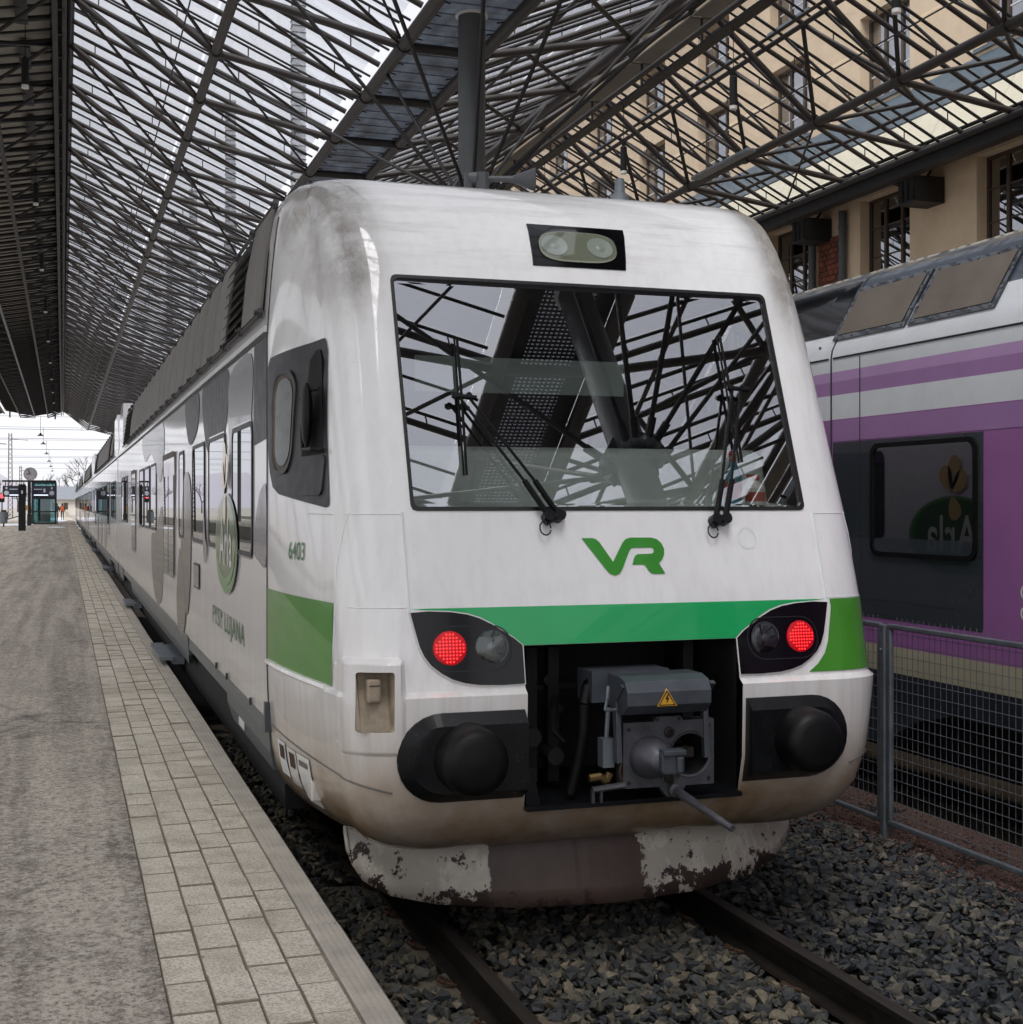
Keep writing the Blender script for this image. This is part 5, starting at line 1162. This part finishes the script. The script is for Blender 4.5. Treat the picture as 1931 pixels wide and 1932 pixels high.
# ------------------------------------------------------------------ next platform roofs to the left of the hall
for i, (xa, xb_) in enumerate(((-11.2, -16.6), (-22.4, -27.8))):
    nb_ = thing('neighbour_roof', ((xa + xb_) / 2, 60, 0), ['dark platform roof over the next platform to the left', 'dark platform roof two platforms to the left'][i], 'roof')
    xm = (xa + xb_) / 2
    MB().add([(xa, yA, 11.6), (xm, yA, 11.1), (xb_, yA, 11.6), (xa, yB, 11.6), (xm, yB, 11.1), (xb_, yB, 11.6), (xa, yA, 11.8), (xb_, yA, 11.8), (xa, yB, 11.8), (xb_, yB, 11.8)], [(0, 1, 4, 3), (1, 2, 5, 4), (6, 8, 9, 7), (0, 3, 8, 6), (2, 7, 9, 5)]).build('roof_deck', 'canopy_dark', nb_)
    for k in range(0, 50, 5): MB().tube((xm, yA + 4 + k * 3.1, .5), (xm, yA + 4 + k * 3.1, 11.1), .18, 12).build('column', 'grey_paint', nb_, True)
    MB().box((xm - 3.2, -16, -.4), (xm + 3.2, 200, .55)).build('platform_slab', 'concrete', nb_)
gl2 = thing('left_glass_bay', (-8.3, 60, 0), 'truss bay spanning the tracks left of the dark platform roof', 'canopy')
for x in (-5.5, -8.3, -11.1): tube_obj('chord', (x, yA, 10.4 if x == -8.3 else 11.2), (x, yB, 10.4 if x == -8.3 else 11.2), .08, 'canopy_steel', gl2)
q_ = MB()
for y in RA: q_.tube((-5.5, y, 11.2), (-11.1, y, 11.2), .055, 5, cap=False); q_.tube((-5.5, y, 11.2), (-8.3, y + DY / 2, 10.4), .05, 5, cap=False); q_.tube((-8.3, y + DY / 2, 10.4), (-11.1, y, 11.2), .05, 5, cap=False)
q_.build('truss_tubes', 'canopy_steel', gl2, kind='stuff')

# pale ventilation pylons standing on the roof along the valley
for i, y in enumerate((33.5, 47.8, 61.9, 76.0)):
    v_ = thing('vent_pylon', (5.54, y, 9.4), f'{ordn[i]} tall pale grey pylon rising above the glass roof', 'pylon', 'pylons above the glass roof')
    MB().box((5.38, y - .16, 9.4), (5.70, y + .16, 16.2)).build('shaft', 'pylon', v_)
    c_ = MB()
    for k in range(40): c_.box((5.365, y - .175, 9.6 + k * .165), (5.715, y + .175, 9.6 + k * .165 + .012))
    c_.build('joints', 'grey_paint', v_, kind='stuff'); MB().box((5.36, y - .18, 16.2), (5.72, y + .18, 16.28)).build('cap', 'pylon', v_)
# ================================================================== purple and white train on the right
X6 = 6.0; XC = 7.6
pt = thing('purple_train', (XC, 9, 0), 'purple, white and slate passenger train behind the mesh fence', 'train')
PS = [(.72, 6.03), (.956, 6.0), (1.155, 6.0), (1.36, 6.0), (2.74, 6.0), (2.93, 6.0), (3.13, 6.0), (3.24, 6.0), (3.32, 6.0), (3.43, 6.0), (3.50, 6.01), (3.6, 6.06), (3.76, 6.14), (4.02, 6.28), (4.12, 6.36), (4.22, 6.55), (4.30, 6.9), (4.33, 7.6)]
PMAT = ['under_blue', 'cream', 'purple_deep', 'purple_deep', 'purple_deep', 'pale_grey', 'purple_dark', 'purple_light', 'pale_grey', 'pale_grey', 'pale_grey', 'pale_grey', 'slate', 'slate', 'slate', 'slate', 'slate']
mats6 = ['under_blue', 'cream', 'purple_deep', 'purple_dark', 'purple_light', 'pale_grey', 'slate']
def ptrain(y0, y1):
    b = MB()
    pts = PS + [(z, 2 * XC - x) for z, x in reversed(PS[:-1])]
    n_ = len(pts)
    for yy in (y0, y1): b.v += [(x, yy, z) for z, x in pts]
    for i in range(n_ - 1):
        k = i if i < len(PMAT) else len(pts) - 2 - i
        b.f.append((i, i + 1, n_ + i + 1, n_ + i)); b.mi.append(mats6.index(PMAT[k]))
    b.f += [tuple(range(n_)), tuple(range(2 * n_ - 1, n_ - 1, -1))]; b.mi += [6, 6]
    return b.build('body_shell', mats6, pt, True, 20)
ptrain(-6, 9.72); ptrain(9.745, 33)
MB().box((6.25, -6, .3), (8.95, 33, .75)).build('underframe', 'black_matt', pt)
sd = lambda Y, z, o=0: Vector((interp([(z_, x_) for z_, x_ in PS], z) - o, Y, z))
# slate window field, split where the purple resumes
decal('window_field', [[(7.79, 1.36), (7.79, 2.74), (9.70, 2.74), (9.70, 1.36)]], sd, .003, 'window_slate', pt, None, False)
decal('window_field', [[(9.76, 1.36), (9.76, 2.74), (32, 2.74), (32, 1.36)]], sd, .003, 'window_slate', pt, None, False)
decal('purple_lower', [[(-5.9, 2.75), (-5.9, 2.92), (9.70, 2.92), (9.70, 2.75)]], sd, .003, 'purple_dark', pt, None, False)
def pwin(ya, yb_):
    w_ = decal('window', [rrect(ya, yb_, 1.84, 2.71, .09), rrect(ya + .035, yb_ - .035, 1.875, 2.675, .07)[::-1]], sd, .022, 'rubber', pt, None, False, back=0)
    decal('pane', [rrect(ya + .03, yb_ - .03, 1.87, 2.68, .07)], sd, .010, 'train_glass', w_, None, False)
    decal('sill_blind', [rrect(ya + .05, yb_ - .05, 1.87, 1.98, .02)], sd, .012, 'window_slate', w_, None, False)
for ya, yb_ in ((7.85, 9.14), (9.80, 11.1), (11.6, 12.9), (13.4, 14.7), (5.2, 6.5), (3.4, 4.7)): pwin(ya, yb_)
MB().lathe((5.985, 9.93, 2.26), (-1, 0, 0), [(0, .02), (.01, .02)], 10).build('marker_lamp', 'interior_lamp', pt)
# slanted roof grilles
slo = lambda Y, z, o=0: Vector((interp([(z_, x_) for z_, x_ in PS], z) - o * .88, Y - (z - 3.6) * .0, z + o * .47))
def grille(ya, yb_):
    sh_ = lambda Y, z, o=0: slo(Y - (z - 3.6) * .12, z, o)
    g_ = decal('roof_grille', [[(ya, 3.58), (yb_, 3.58), (yb_, 4.02), (ya, 4.02)]], sh_, .018, 'window_slate', pt, .2, False, back=0)
    decal('mesh_panel', [[(ya + .05, 3.62), (yb_ - .05, 3.62), (yb_ - .05, 3.985), (ya + .05, 3.985)]], sh_, .023, 'mesh_brown', g_, .2, False)
    for q in np.linspace(ya + .05, yb_ - .05, 5):
        for z in (3.60, 4.003):
            MB().lathe(sh_(q, z, .018), (-.88, 0, .47), [(0, .014), (.006, .013), (.009, 0)], 8).build('screw', 'galvanised', g_)
    for z in (3.72, 3.88):
        for q in (ya + .025, yb_ - .025): MB().lathe(sh_(q, z, .018), (-.88, 0, .47), [(0, .014), (.006, .013), (.009, 0)], 8).build('screw', 'galvanised', g_)
for ya in (7.73, 8.77, 11.2, 12.3, 4.2, 5.3): grille(ya, ya + 1.0)
# panel lines, glossy dark shoulder beyond the joint
decal('black_line', [[(-5.9, 3.425), (-5.9, 3.44), (9.7, 3.44), (9.7, 3.425)]], sd, .006, 'gasket', pt, None, False)
decal('black_line', [[(9.76, 3.425), (9.76, 3.44), (32, 3.44), (32, 3.425)]], sd, .006, 'gasket', pt, None, False)
decal('shoulder_panel', [[(9.78, 3.64), (11.1, 3.64), (11.1, 4.1), (9.78, 4.1)]], slo, .006, 'black_gloss', pt, .1)
MB().lathe(sd(9.95, 3.54, 0), (-1, 0, 0), [(0, .02), (.004, .02), (.004, .01), (.001, 0)], 10).build('lock', 'roof_grey', pt)
for q in (9.3, 6.9): decal('body_seam', [[(q, 1.16), (q + .012, 1.16), (q + .012, 3.42), (q, 3.42)]], sd, .0045, 'window_slate', pt, None, False)
# white lettering cut off by the frame on the purple panel
ring = lambda cy_, cz_, r_, q: [(cy_ + r_ * math.cos(a), cz_ + r_ * math.sin(a)) for a in np.linspace(0, 6.283, 25)[:-1]]
for z in (1.52, 1.66): decal('lettering', [ring(7.36, z, .05, 0), ring(7.36, z, .033, 0)[::-1]], sd, .004, 'logo_white', pt, None, False)
for yc in (5.6, 12.6):
    b = MB().box((6.3, yc - 1.5, .35), (8.9, yc + 1.5, .65)); bo = b.build('bogie', 'black_matt', pt)
    for dy in (-1.2, 1.2):
        for s in (-1, 1): MB().lathe((XC + s * .797, yc + dy, .45), (s, 0, 0), [(-.06, .47), (-.03, .45), (.07, .45), (.07, .40), (.05, .36), (.05, .12), (.10, .1), (.10, 0)], 24).build('wheel', 'rail_steel', bo, True)
decal('arch_skirt', [[(9.0, .40), (9.9, .40), (9.9, .72), (8.2, .72), (8.6, .62), (8.85, .5)]], sd, .0, 'under_blue', pt, None, False, back=-.04)
decal('arch_skirt', [[(-3, .40), (3.4, .40), (3.6, .6), (4.0, .72), (-3, .72)]], sd, .0, 'under_blue', pt, None, False, back=-.04)

# ================================================================== beige station building
bx = 17.2
bd = thing('station_building', (bx, 25, 0), 'beige stuccoed station building with tall brown-framed windows along the tracks', 'building')
# wall built as piers and bands so that window reveals are real
BY0, BY1 = -12, 62; WIN = []; k = -8
ROWS = [(6.5, 9.13), (11.25, 13.25), (14.3, 15.6)]
wy = [(24.78 + 4.13 * j, 26.68 + 4.13 * j) for j in range(-8, 9)]
wy = [(a, b) for a, b in wy if a > BY0 + 1 and b < BY1 - 1]
zb_ = [(0, 6.5), (9.13, 11.25), (13.25, 14.3), (15.6, 16.9)]
for z0, z1 in zb_: MB().box((bx, BY0, z0), (bx + .6, BY1, z1)).build('wall_band', 'stucco', bd)
for z0, z1 in ROWS:
    ys = [BY0] + [q for p in wy for q in p] + [BY1]
    for a, b in zip(ys[::2], ys[1::2]): MB().box((bx, a, z0), (bx + .6, b, z1)).build('wall_pier', 'stucco', bd)
MB().box((bx + .6, BY0, 0), (bx + 9, BY1, 16.9)).build('inner_core', 'interior_grey', bd)
for ri, (z0, z1) in enumerate(ROWS):
    for a, b in wy:
        if ri == 2 and (b < 20): continue
        fr = MB(); x0_, x1_ = bx + .24, bx + .31; t_ = .07
        fr.box((x0_, a, z0), (x1_, a + t_, z1)); fr.box((x0_, b - t_, z0), (x1_, b, z1)); fr.box((x0_, a + t_, z0), (x1_, b - t_, z0 + t_)); fr.box((x0_, a + t_, z1 - t_), (x1_, b - t_, z1))
        w3 = (b - a) / 3
        for q in (1, 2): fr.box((x0_, a + w3 * q - .045, z0 + t_), (x1_, a + w3 * q + .045, z1 - t_))
        w_ = fr.build('window', 'frame_brown', bd)
        gb_ = MB(); nb = 4 if ri == 0 else 3
        for q in range(3):
            for j in range(1, nb): gb_.box((x0_ + .02, a + w3 * q + .05, z0 + (z1 - z0) * j / nb - .015), (x1_ - .01, a + w3 * (q + 1) - .05, z0 + (z1 - z0) * j / nb + .015))
        gb_.build('glazing_bars', 'frame_brown' if ri == 0 else 'pale_grey', w_)
        for q in range(3): MB().box((x0_ + .035, a + w3 * q + .03, z0 + .03), (x0_ + .045, a + w3 * (q + 1) - .03, z1 - .03)).build('pane', 'building_glass', w_)
        MB().box((bx - .05, a - .06, z0 - .08), (bx + .24, b + .06, z0 - .002)).build('sill', 'flashing', w_)
        if ri: 
            MB().box((x1_ + .1, a + .1, z0 + .1), (x1_ + .12, a + w3 * .8, z1 - .1)).box((x1_ + .1, b - w3 * .8, z0 + .1), (x1_ + .12, b - .1, z1 - .1)).build('curtain', 'lamp_white', w_)
MB().prism([(bx + .02, 11.15), (bx - .30, 10.32), (bx - .28, 10.28), (bx + .02, 11.05)], BY0, BY1, lambda u, v, q: (u, q, v)).build('ledge_flashing', 'flashing', bd)
for y in np.arange(BY0, BY1 - 1, 2.065): MB().prism([(bx - .30, 10.28), (bx - .86, 9.30), (bx - .84, 9.26), (bx - .27, 10.24)], y + .01, y + 2.055, lambda u, v, q: (u, q, v)).build('soffit_panel', 'cream_panel', bd)
MB().prism([(bx - .5, 16.9), (bx - .6, 17.1), (bx - .45, 17.25), (bx + 3.5, 20.5), (bx + 9, 20.5), (bx + 9, 16.9)], BY0, BY1, lambda u, v, q: (u, q, v)).build('roof', 'copper_roof', bd)
for y in np.arange(-10, 62, 4.13): MB().box((bx - .48, y, 16.3), (bx, y + .25, 16.9)).build('cornice_block', 'stucco_band', bd)
# brick panel between downpipes
br = MB().box((bx - .012, 27.32, 6.6), (bx, 28.42, 8.52)); brk = br.build('brick_panel', 'red_brick', bd)
for j in range(15):
    z = 6.62 + j * .126; off = (j % 2) * .1; y = 27.33
    y -= off
    while y < 28.40:
        a, b = max(27.33, y), min(28.41, y + .19)
        if b - a > .03: MB().box((bx - .035 - random.uniform(0, .03), a + .006, z), (bx - .011, b - .006, z + .112)).build('brick', 'red_brick', brk)
        y += .2
for y in (27.22, 28.55, 11.0):
    tube_obj('downpipe', (bx - .12, y, 3), (bx - .12, y, 9.0), .09, 'grey_paint', bd, 12)
    for z in (7.4, 8.6): MB().lathe((bx - .12, y, z), (0, 0, 1), [(0, .105), (.06, .105)], 14).build('pipe_clip', 'grey_paint', bd)
for i, y in enumerate((15.55, 19.7, 23.85, 28.15, 32.3)):
    sp_ = thing('loudspeaker', (bx - .3, y, 8.86), ['speaker box on the wall past the right frame edge', 'black box loudspeaker on the wall at the right edge', 'black box loudspeaker under the eave right of the middle window', 'black box loudspeaker under the eave above the brick panel', 'black box loudspeaker hidden behind the white train'][i], 'loudspeaker', 'loudspeakers under the eave')
    MB().box((bx - .72, y - .3, 8.42), (bx - .02, y + .3, 8.95)).build('case', 'canopy_dark', sp_)
    g_ = MB()
    for j in range(3): g_.box((bx - .76, y - .26 + j * .18, 8.47), (bx - .72, y - .14 + j * .18, 8.90))
    g_.build('grille', 'black_matt', sp_); MB().tube((bx - .3, y, 8.9), (bx - .1, y, 9.2), .03).build('bracket', 'canopy_dark', sp_)
# ================================================================== far end of the platform
def at(X, Y): return Vector((X, Y, PT))
# clock and departure boards on one post
X, Y = -2.5, 112.5
sg_ = thing('departure_sign', (X, Y, PT), 'post with round clock and two dark blue departure boards on the platform', 'sign')
MB().box((X - .16, Y - .16, PT), (X + .16, Y + .16, PT + .9)).tube((X, Y, PT), (X, Y, PT + 3.6), .13, 12).build('post', 'canopy_dark', sg_, True)
MB().box((X - 2.0, Y - .08, PT + 3.42), (X + 2.0, Y + .08, PT + 3.56)).build('crossbar', 'canopy_dark', sg_)
for s in (-1, 1):
    xa, xb_ = (X - 1.95, X - .2) if s < 0 else (X + .2, X + 1.95)
    bo = MB().box((xa, Y - .14, PT + 2.25), (xb_, Y + .14, PT + 3.12)).build('board', 'sign_face', sg_)
    for q in (xa + .2, xb_ - .2): MB().box((q - .03, Y - .03, PT + 3.12), (q + .03, Y + .03, PT + 3.42)).build('hanger', 'canopy_dark', sg_)
    MB().box((xa + .5 if s < 0 else xa + .15, Y - .15, PT + 2.36), (xb_ - .15 if s < 0 else xb_ - .55, Y - .141, PT + 2.43)).build('ticker_line', 'screen_line', bo)
    MB().box((xa + .5 if s < 0 else xa + .15, Y - .15, PT + 2.82), (xa + 1.1 if s < 0 else xa + .75, Y - .141, PT + 2.88)).build('board_text', 'sign_text', bo); MB().box((xb_ - .35 if s < 0 else xb_ - .9, Y - .15, PT + 2.6), (xb_ - .2 if s < 0 else xb_ - .75, Y - .141, PT + 2.9)).build('board_text', 'sign_text', bo)
    xn = xa + .28 if s < 0 else xb_ - .28
    MB().lathe((xn, Y - .14, PT + 2.55), (0, -1, 0), [(0, .18), (.01, .18)], 20).build('platform_number_disc', 'sign_text', bo)
    MB().box((xn - .06, Y - .15, PT + 2.85), (xn + .06, Y - .141, PT + 3.02)).build('track_number', 'sign_text', bo)
MB().lathe((X + .08, Y - .1, PT + 4.05), (0, -1, 0), [(-.12, .52), (0, .52), (.03, .5), (.03, .46), (.02, .46), (.02, 0)], 32).build('clock', 'clock_face', sg_, True)
ck = MB(); cx_, cz_ = X + .08, PT + 4.05
for a, L in ((-24, .40), (-88, .28)): ck.tube((cx_, Y - .14, cz_), (cx_ + L * math.sin(R(a)), Y - .14, cz_ + L * math.cos(R(a))), .025, 6)
for k in range(12): ck.tube((cx_ + .38 * math.sin(k * .5236), Y - .135, cz_ + .38 * math.cos(k * .5236)), (cx_ + .44 * math.sin(k * .5236), Y - .135, cz_ + .44 * math.cos(k * .5236)), .018, 5)
ck.build('clock_hands', 'sign_black', sg_)
MB().box((X - .24, Y - .2, PT + 1.2), (X - .08, Y - .15, PT + 1.6)).build('notice', 'ochre', sg_)
# lift
X, Y = -1.5, 121
lf = thing('platform_lift', (X, Y, PT), 'glass lift enclosure with dark frame behind the departure boards', 'lift')
f_ = MB(); w, d, h = .93, 1.1, 3.55
for sx in (-1, 1):
    for sy in (-1, 1): f_.box((X + sx * w - .07, Y + sy * d - .07, PT), (X + sx * w + .07, Y + sy * d + .07, PT + h))
for z in (0, 1.0, 2.1, 2.75, h - .12):
    for sy in (-1, 1): f_.box((X - w + .07, Y + sy * d - .05, PT + z), (X + w - .07, Y + sy * d + .05, PT + z + .11))
    for sx in (-1, 1): f_.box((X + sx * w - .05, Y - d + .07, PT + z), (X + sx * w + .05, Y + d - .07, PT + z + .11))
f_.build('frame', 'under_blue', lf); MB().box((X - w, Y - d, PT + h), (X + w, Y + d, PT + h + .08)).build('roof', 'under_blue', lf)
for sy in (-1, 1):
    for z0, z1 in ((.11, 1.0), (1.11, 2.1), (2.86, h - .12)): MB().box((X - w + .07, Y + sy * d - .01, PT + z0), (X + w - .07, Y + sy * d + .01, PT + z1)).build('pane', 'lift_glass', lf)
MB().box((X - w + .07, Y - d - .01, PT + 2.21), (X + w - .07, Y - d + .01, PT + 2.75)).build('header_panel', 'window_dark', lf)
MB().box((X - .5, Y + .2, PT + .2), (X + .5, Y + .9, PT + 2.2)).build('lift_car', 'skirt_grey', lf)
MB().box((X + w + .1, Y - .9, PT), (X + w + .16, Y + 1.0, PT + 1.1)).build('side_rail', 'galvanised', lf)
# black reader post, bin, signal
X, Y = -2.45, 91
p_ = thing('reader_post', (X, Y, PT), 'thick black pillar standing on the platform before the clock', 'pillar'); bevel(MB().box((X - .22, Y - .16, PT), (X + .22, Y + .16, PT + 2.95)).build('pillar', 'black_matt', p_), .04, 3)
MB().box((X - .05, Y - .17, PT + 2.35), (X + .05, Y - .161, PT + 2.55)).build('number_plate', 'sign_text', p_)
X, Y = -4.2, 108
p_ = thing('litter_bin', (X, Y, PT), 'grey metal litter bin at the left edge of the platform', 'bin'); MB().lathe((X, Y, PT + .25), (0, 0, 1), [(0, .2), (.05, .27), (.85, .27), (.86, .2)], 16).build('body', 'galvanised', p_, True); MB().tube((X, Y, PT), (X, Y, PT + .3), .06).build('stand', 'canopy_dark', p_); MB().lathe((X, Y, PT + 1.11), (0, 0, 1), [(0, .2), (.12, .2), (.14, 0)], 14).build('lid', 'black_matt', p_, True)
X, Y = -5.2, 130
p_ = thing('track_signal', (X, Y, -.4), 'small track signal showing red beside the black pillar', 'signal'); MB().tube((X, Y, -.4), (X, Y, 2.8), .06).build('post', 'grey_paint', p_); MB().box((X - .22, Y - .1, 2.4), (X + .22, Y + .1, 3.2)).build('head', 'black_matt', p_); MB().lathe((X, Y - .1, 2.95), (0, -1, 0), [(0, .2), (.03, .18), (.03, 0)], 16).build('red_light', 'signal_red', p_)
# people
def person(X, Y, label, top, pack, stride):
    p_ = thing('person', (X, Y, PT), label, 'person', 'people walking away on the platform')
    me = bpy.data.meshes.new('body'); s = stride
    vs_ = [(0, 0, .95), (0, .01, 1.2), (0, .02, 1.42), (0, .02, 1.54), (0, .03, 1.68), (-.09, .02, .9), (-.10, .10 * s, .5), (-.10, -.06 * s, .08), (-.10, .08 - .06 * s, .03), (.09, .02, .9), (.10, -.08 * s, .5), (.10, -.22 * s, .10), (.10, -.14 * s, .03), (-.20, .02, 1.40), (-.25, .05 * s, 1.15), (-.26, .14 * s, .92), (.20, .02, 1.40), (.25, -.02, 1.15), (.26, .03, .92), (-.265, .15 * s, .84), (.265, .05, .84)]
    ed = [(0, 1), (1, 2), (2, 3), (3, 4), (0, 5), (5, 6), (6, 7), (7, 8), (0, 9), (9, 10), (10, 11), (11, 12), (2, 13), (13, 14), (14, 15), (15, 19), (2, 16), (16, 17), (17, 18), (18, 20)]
    me.from_pydata([(X + a, Y + b, PT + c) for a, b, c in vs_], ed, []); o = bpy.data.objects.new('body', me); me.materials.append(MATS['cloth_dark'])
    link(o, p_); md = o.modifiers.new('skin', 'SKIN'); rad = [.15, .16, .17, .06, .10, .09, .07, .05, .04, .09, .07, .05, .04, .07, .055, .045, .07, .055, .045, .035, .035]
    for v, r in zip(me.skin_vertices[0].data, rad): v.radius = (r, r * .85)
    me.skin_vertices[0].data[0].use_root = True; o.modifiers.new('sub', 'SUBSURF').levels = 1
    MB().lathe((X, Y + .02, PT + .88), (0, 0, 1), [(0, .17), (.15, .20), (.4, .225), (.53, .20), (.60, .09)], 12).build('jacket', top, p_, True)
    MB().lathe((X, Y + .03, PT + 1.62), (0, 0, 1), [(-.02, .09), (.06, .112), (.12, .10), (.16, .05), (.165, 0)], 12).build('hair', 'hair', p_, True)
    if pack: bevel(MB().box((X - .15, Y - .30, PT + .98), (X + .15, Y - .15, PT + 1.40)).build('backpack', pack, p_), .04, 2)
person(-.05, 150, 'person in dark red jacket with orange backpack walking away along the train', 'jacket_red', 'pack_orange', 1)
person(-.62, 158, 'person in dark coat walking away close to the glass lift', 'cloth_dark', None, -1)
# snow patches on the far platform
for k, (x, y, a, b) in enumerate(((-.6, 145, 1.0, 9), (-3.6, 118, 1.5, 7), (-.4, 104, .7, 3), (-1.0, 165, 1.2, 14), (-4.6, 98, .6, 5))):
    n_ = 16; b_ = MB(); pts = [(x + a * math.cos(i * 6.283 / n_) * random.uniform(.7, 1.1), y + b * math.sin(i * 6.283 / n_) * random.uniform(.7, 1.1), PT + .006 + .001 * k) for i in range(n_)]
    b_.add(pts + [(x, y, PT + .03)], [(i, (i + 1) % n_, n_) for i in range(n_)]); tag(b_.build('snow_patch', 'snow'), kind='structure')
# pendant yard lamps on cross wires beyond the canopy
for i, Yd in enumerate((142, 162, 194, 228, 260, 296)):
    X = -2.1; z = 9.0
    l_ = thing('yard_lamp', (X, Yd, z), f'{ordn[i]} bell-shaped lamp of the row hanging from cross wires beyond the canopy', 'lamp', 'lamps on the cross wires')
    MB().lathe((X, Yd, z), (0, 0, 1), [(0, .33), (.06, .30), (.16, .12), (.3, .06), (.3, 0)], 16).build('shade', 'canopy_dark', l_, True); MB().tube((X, Yd, z + .3), (X, Yd, z + 1.9), .02, 5).build('hanger', 'canopy_dark', l_)
    cw = MB(); cw.tube((-30, Yd, z + .62), (24, Yd, z + .68), .02, 4).tube((-30, Yd, z + 1.9), (24, Yd, z + 1.95), .016, 4); tag(cw.build('cross_wire', 'canopy_dark'), f'pair of thin wires across the tracks holding the {ordn[i]} yard lamp', 'wire', 'cross wires over the yard')
# lattice masts
def mast(X, Y, h, label, w=.35):
    m_ = thing('lattice_mast', (X, Y, -.4), label, 'mast', 'catenary masts in the yard'); b = MB()
    for sx in (-1, 1):
        for sy in (-1, 1): b.tube((X + sx * w, Y + sy * w, -.4), (X + sx * w * .6, Y + sy * w * .6, h), .06, 4)
    b.build('uprights', 'rust', m_); g_ = MB(); n_ = int(h / .8)
    for i in range(n_):
        z0, z1 = h * i / n_, h * (i + 1) / n_
        for sx in (-1, 1): g_.tube((X - sx * w * .85, Y - w, z0), (X + sx * w * .85, Y - w, z1), .03, 4)
    g_.build('lattice', 'rust', m_); MB().tube((X, Y, h - 1), (X + 3.0, Y, h - 1.2), .05, 5).build('bracket_arm', 'canopy_dark', m_)
mast(-9.3, 170, 10.5, 'reddish lattice mast left of the departure boards'); mast(-9.0, 260, 15, 'tall thin lattice mast behind the clock', .4); mast(-9.5, 133, 9.5, 'dark mast at the very left edge of the picture'); mast(-9.2, 330, 11, 'distant lattice mast between the tracks'); mast(5.2, 175, 9.4, 'catenary mast rising behind the coach roofs'); mast(5.2, 230, 9.4, 'farther catenary mast behind the coach roofs')
# cream house, bare trees, hazy hills
h_ = thing('cream_house', (4, 330, -.4), 'low cream house with grey roof at the end of the platform', 'house')
MB().box((-4, 330, -.4), (12, 342, 3.4)).build('wall', 'far_wall', h_); MB().prism([(329, 3.3), (343, 3.3), (336, 6.4)], -5, 13, lambda u, v, q: (q, u, v)).build('roof', 'far_roof', h_)
for q in (-2.4, .2, 3.0, 6): MB().box((q, 329.9, 1.0), (q + .9, 330.1, 2.5)).build('window', 'frame_brown', h_)
def tree(X, Y, h, label, seed):
    rr = random.Random(seed); t_ = thing('bare_tree', (X, Y, -.4), label, 'tree', 'bare trees beyond the yard'); b = MB(); tw = MB()
    def grow_(p, d, L, r, k):
        q = p + d * L; (b if k < 2 else tw).tube(p, q, r, 5, r * .65, cap=False)
        if k >= 5: return
        for _ in range(rr.choice((2, 3, 3))):
            nd = (d + Vector((rr.gauss(0, .5), rr.gauss(0, .5), rr.gauss(.12, .28)))).normalized(); grow_(q, nd, L * rr.uniform(.6, .85), r * .62, k + 1)
    grow_(Vector((X, Y, -.4)), Vector((0, 0, 1)), h * .24, h * .02, 0); b.build('trunk', 'bark', t_); tw.build('crown', 'bark', t_)
for i, (X, Y, h) in enumerate(((6.5, 300, 17), (-2, 380, 15), (2.5, 395, 17), (12, 360, 19), (-9, 420, 13), (-18, 430, 14), (-26, 420, 12), (-36, 400, 12), (-14, 470, 15))):
    tree(X, Y, h, ['tallest bare tree beside the coach roofs', 'bare tree just right of the lift', 'bare tree behind the cream house roof', 'bare tree behind the train', 'bare tree left of the lift', 'bare tree behind the departure boards', 'bare tree behind the black pillar', 'bare tree at the left picture edge', 'bare tree in the distance behind the lift'][i], i)
hb = MB(); n_ = 60
for i in range(n_ + 1):
    x = -500 + 1000 * i / n_; z = 18 + 9 * math.sin(i * .55) + 5 * math.sin(i * 1.7); hb.v += [(x, 900, -2), (x, 930, z), (x, 1100, -2)]
for i in range(n_): hb.f += [(3 * i, 3 * i + 3, 3 * i + 4, 3 * i + 1), (3 * i + 1, 3 * i + 4, 3 * i + 5, 3 * i + 2)]
hb.mi = [0] * len(hb.f); tag(hb.build('hills', 'hill', None, True), kind='structure')
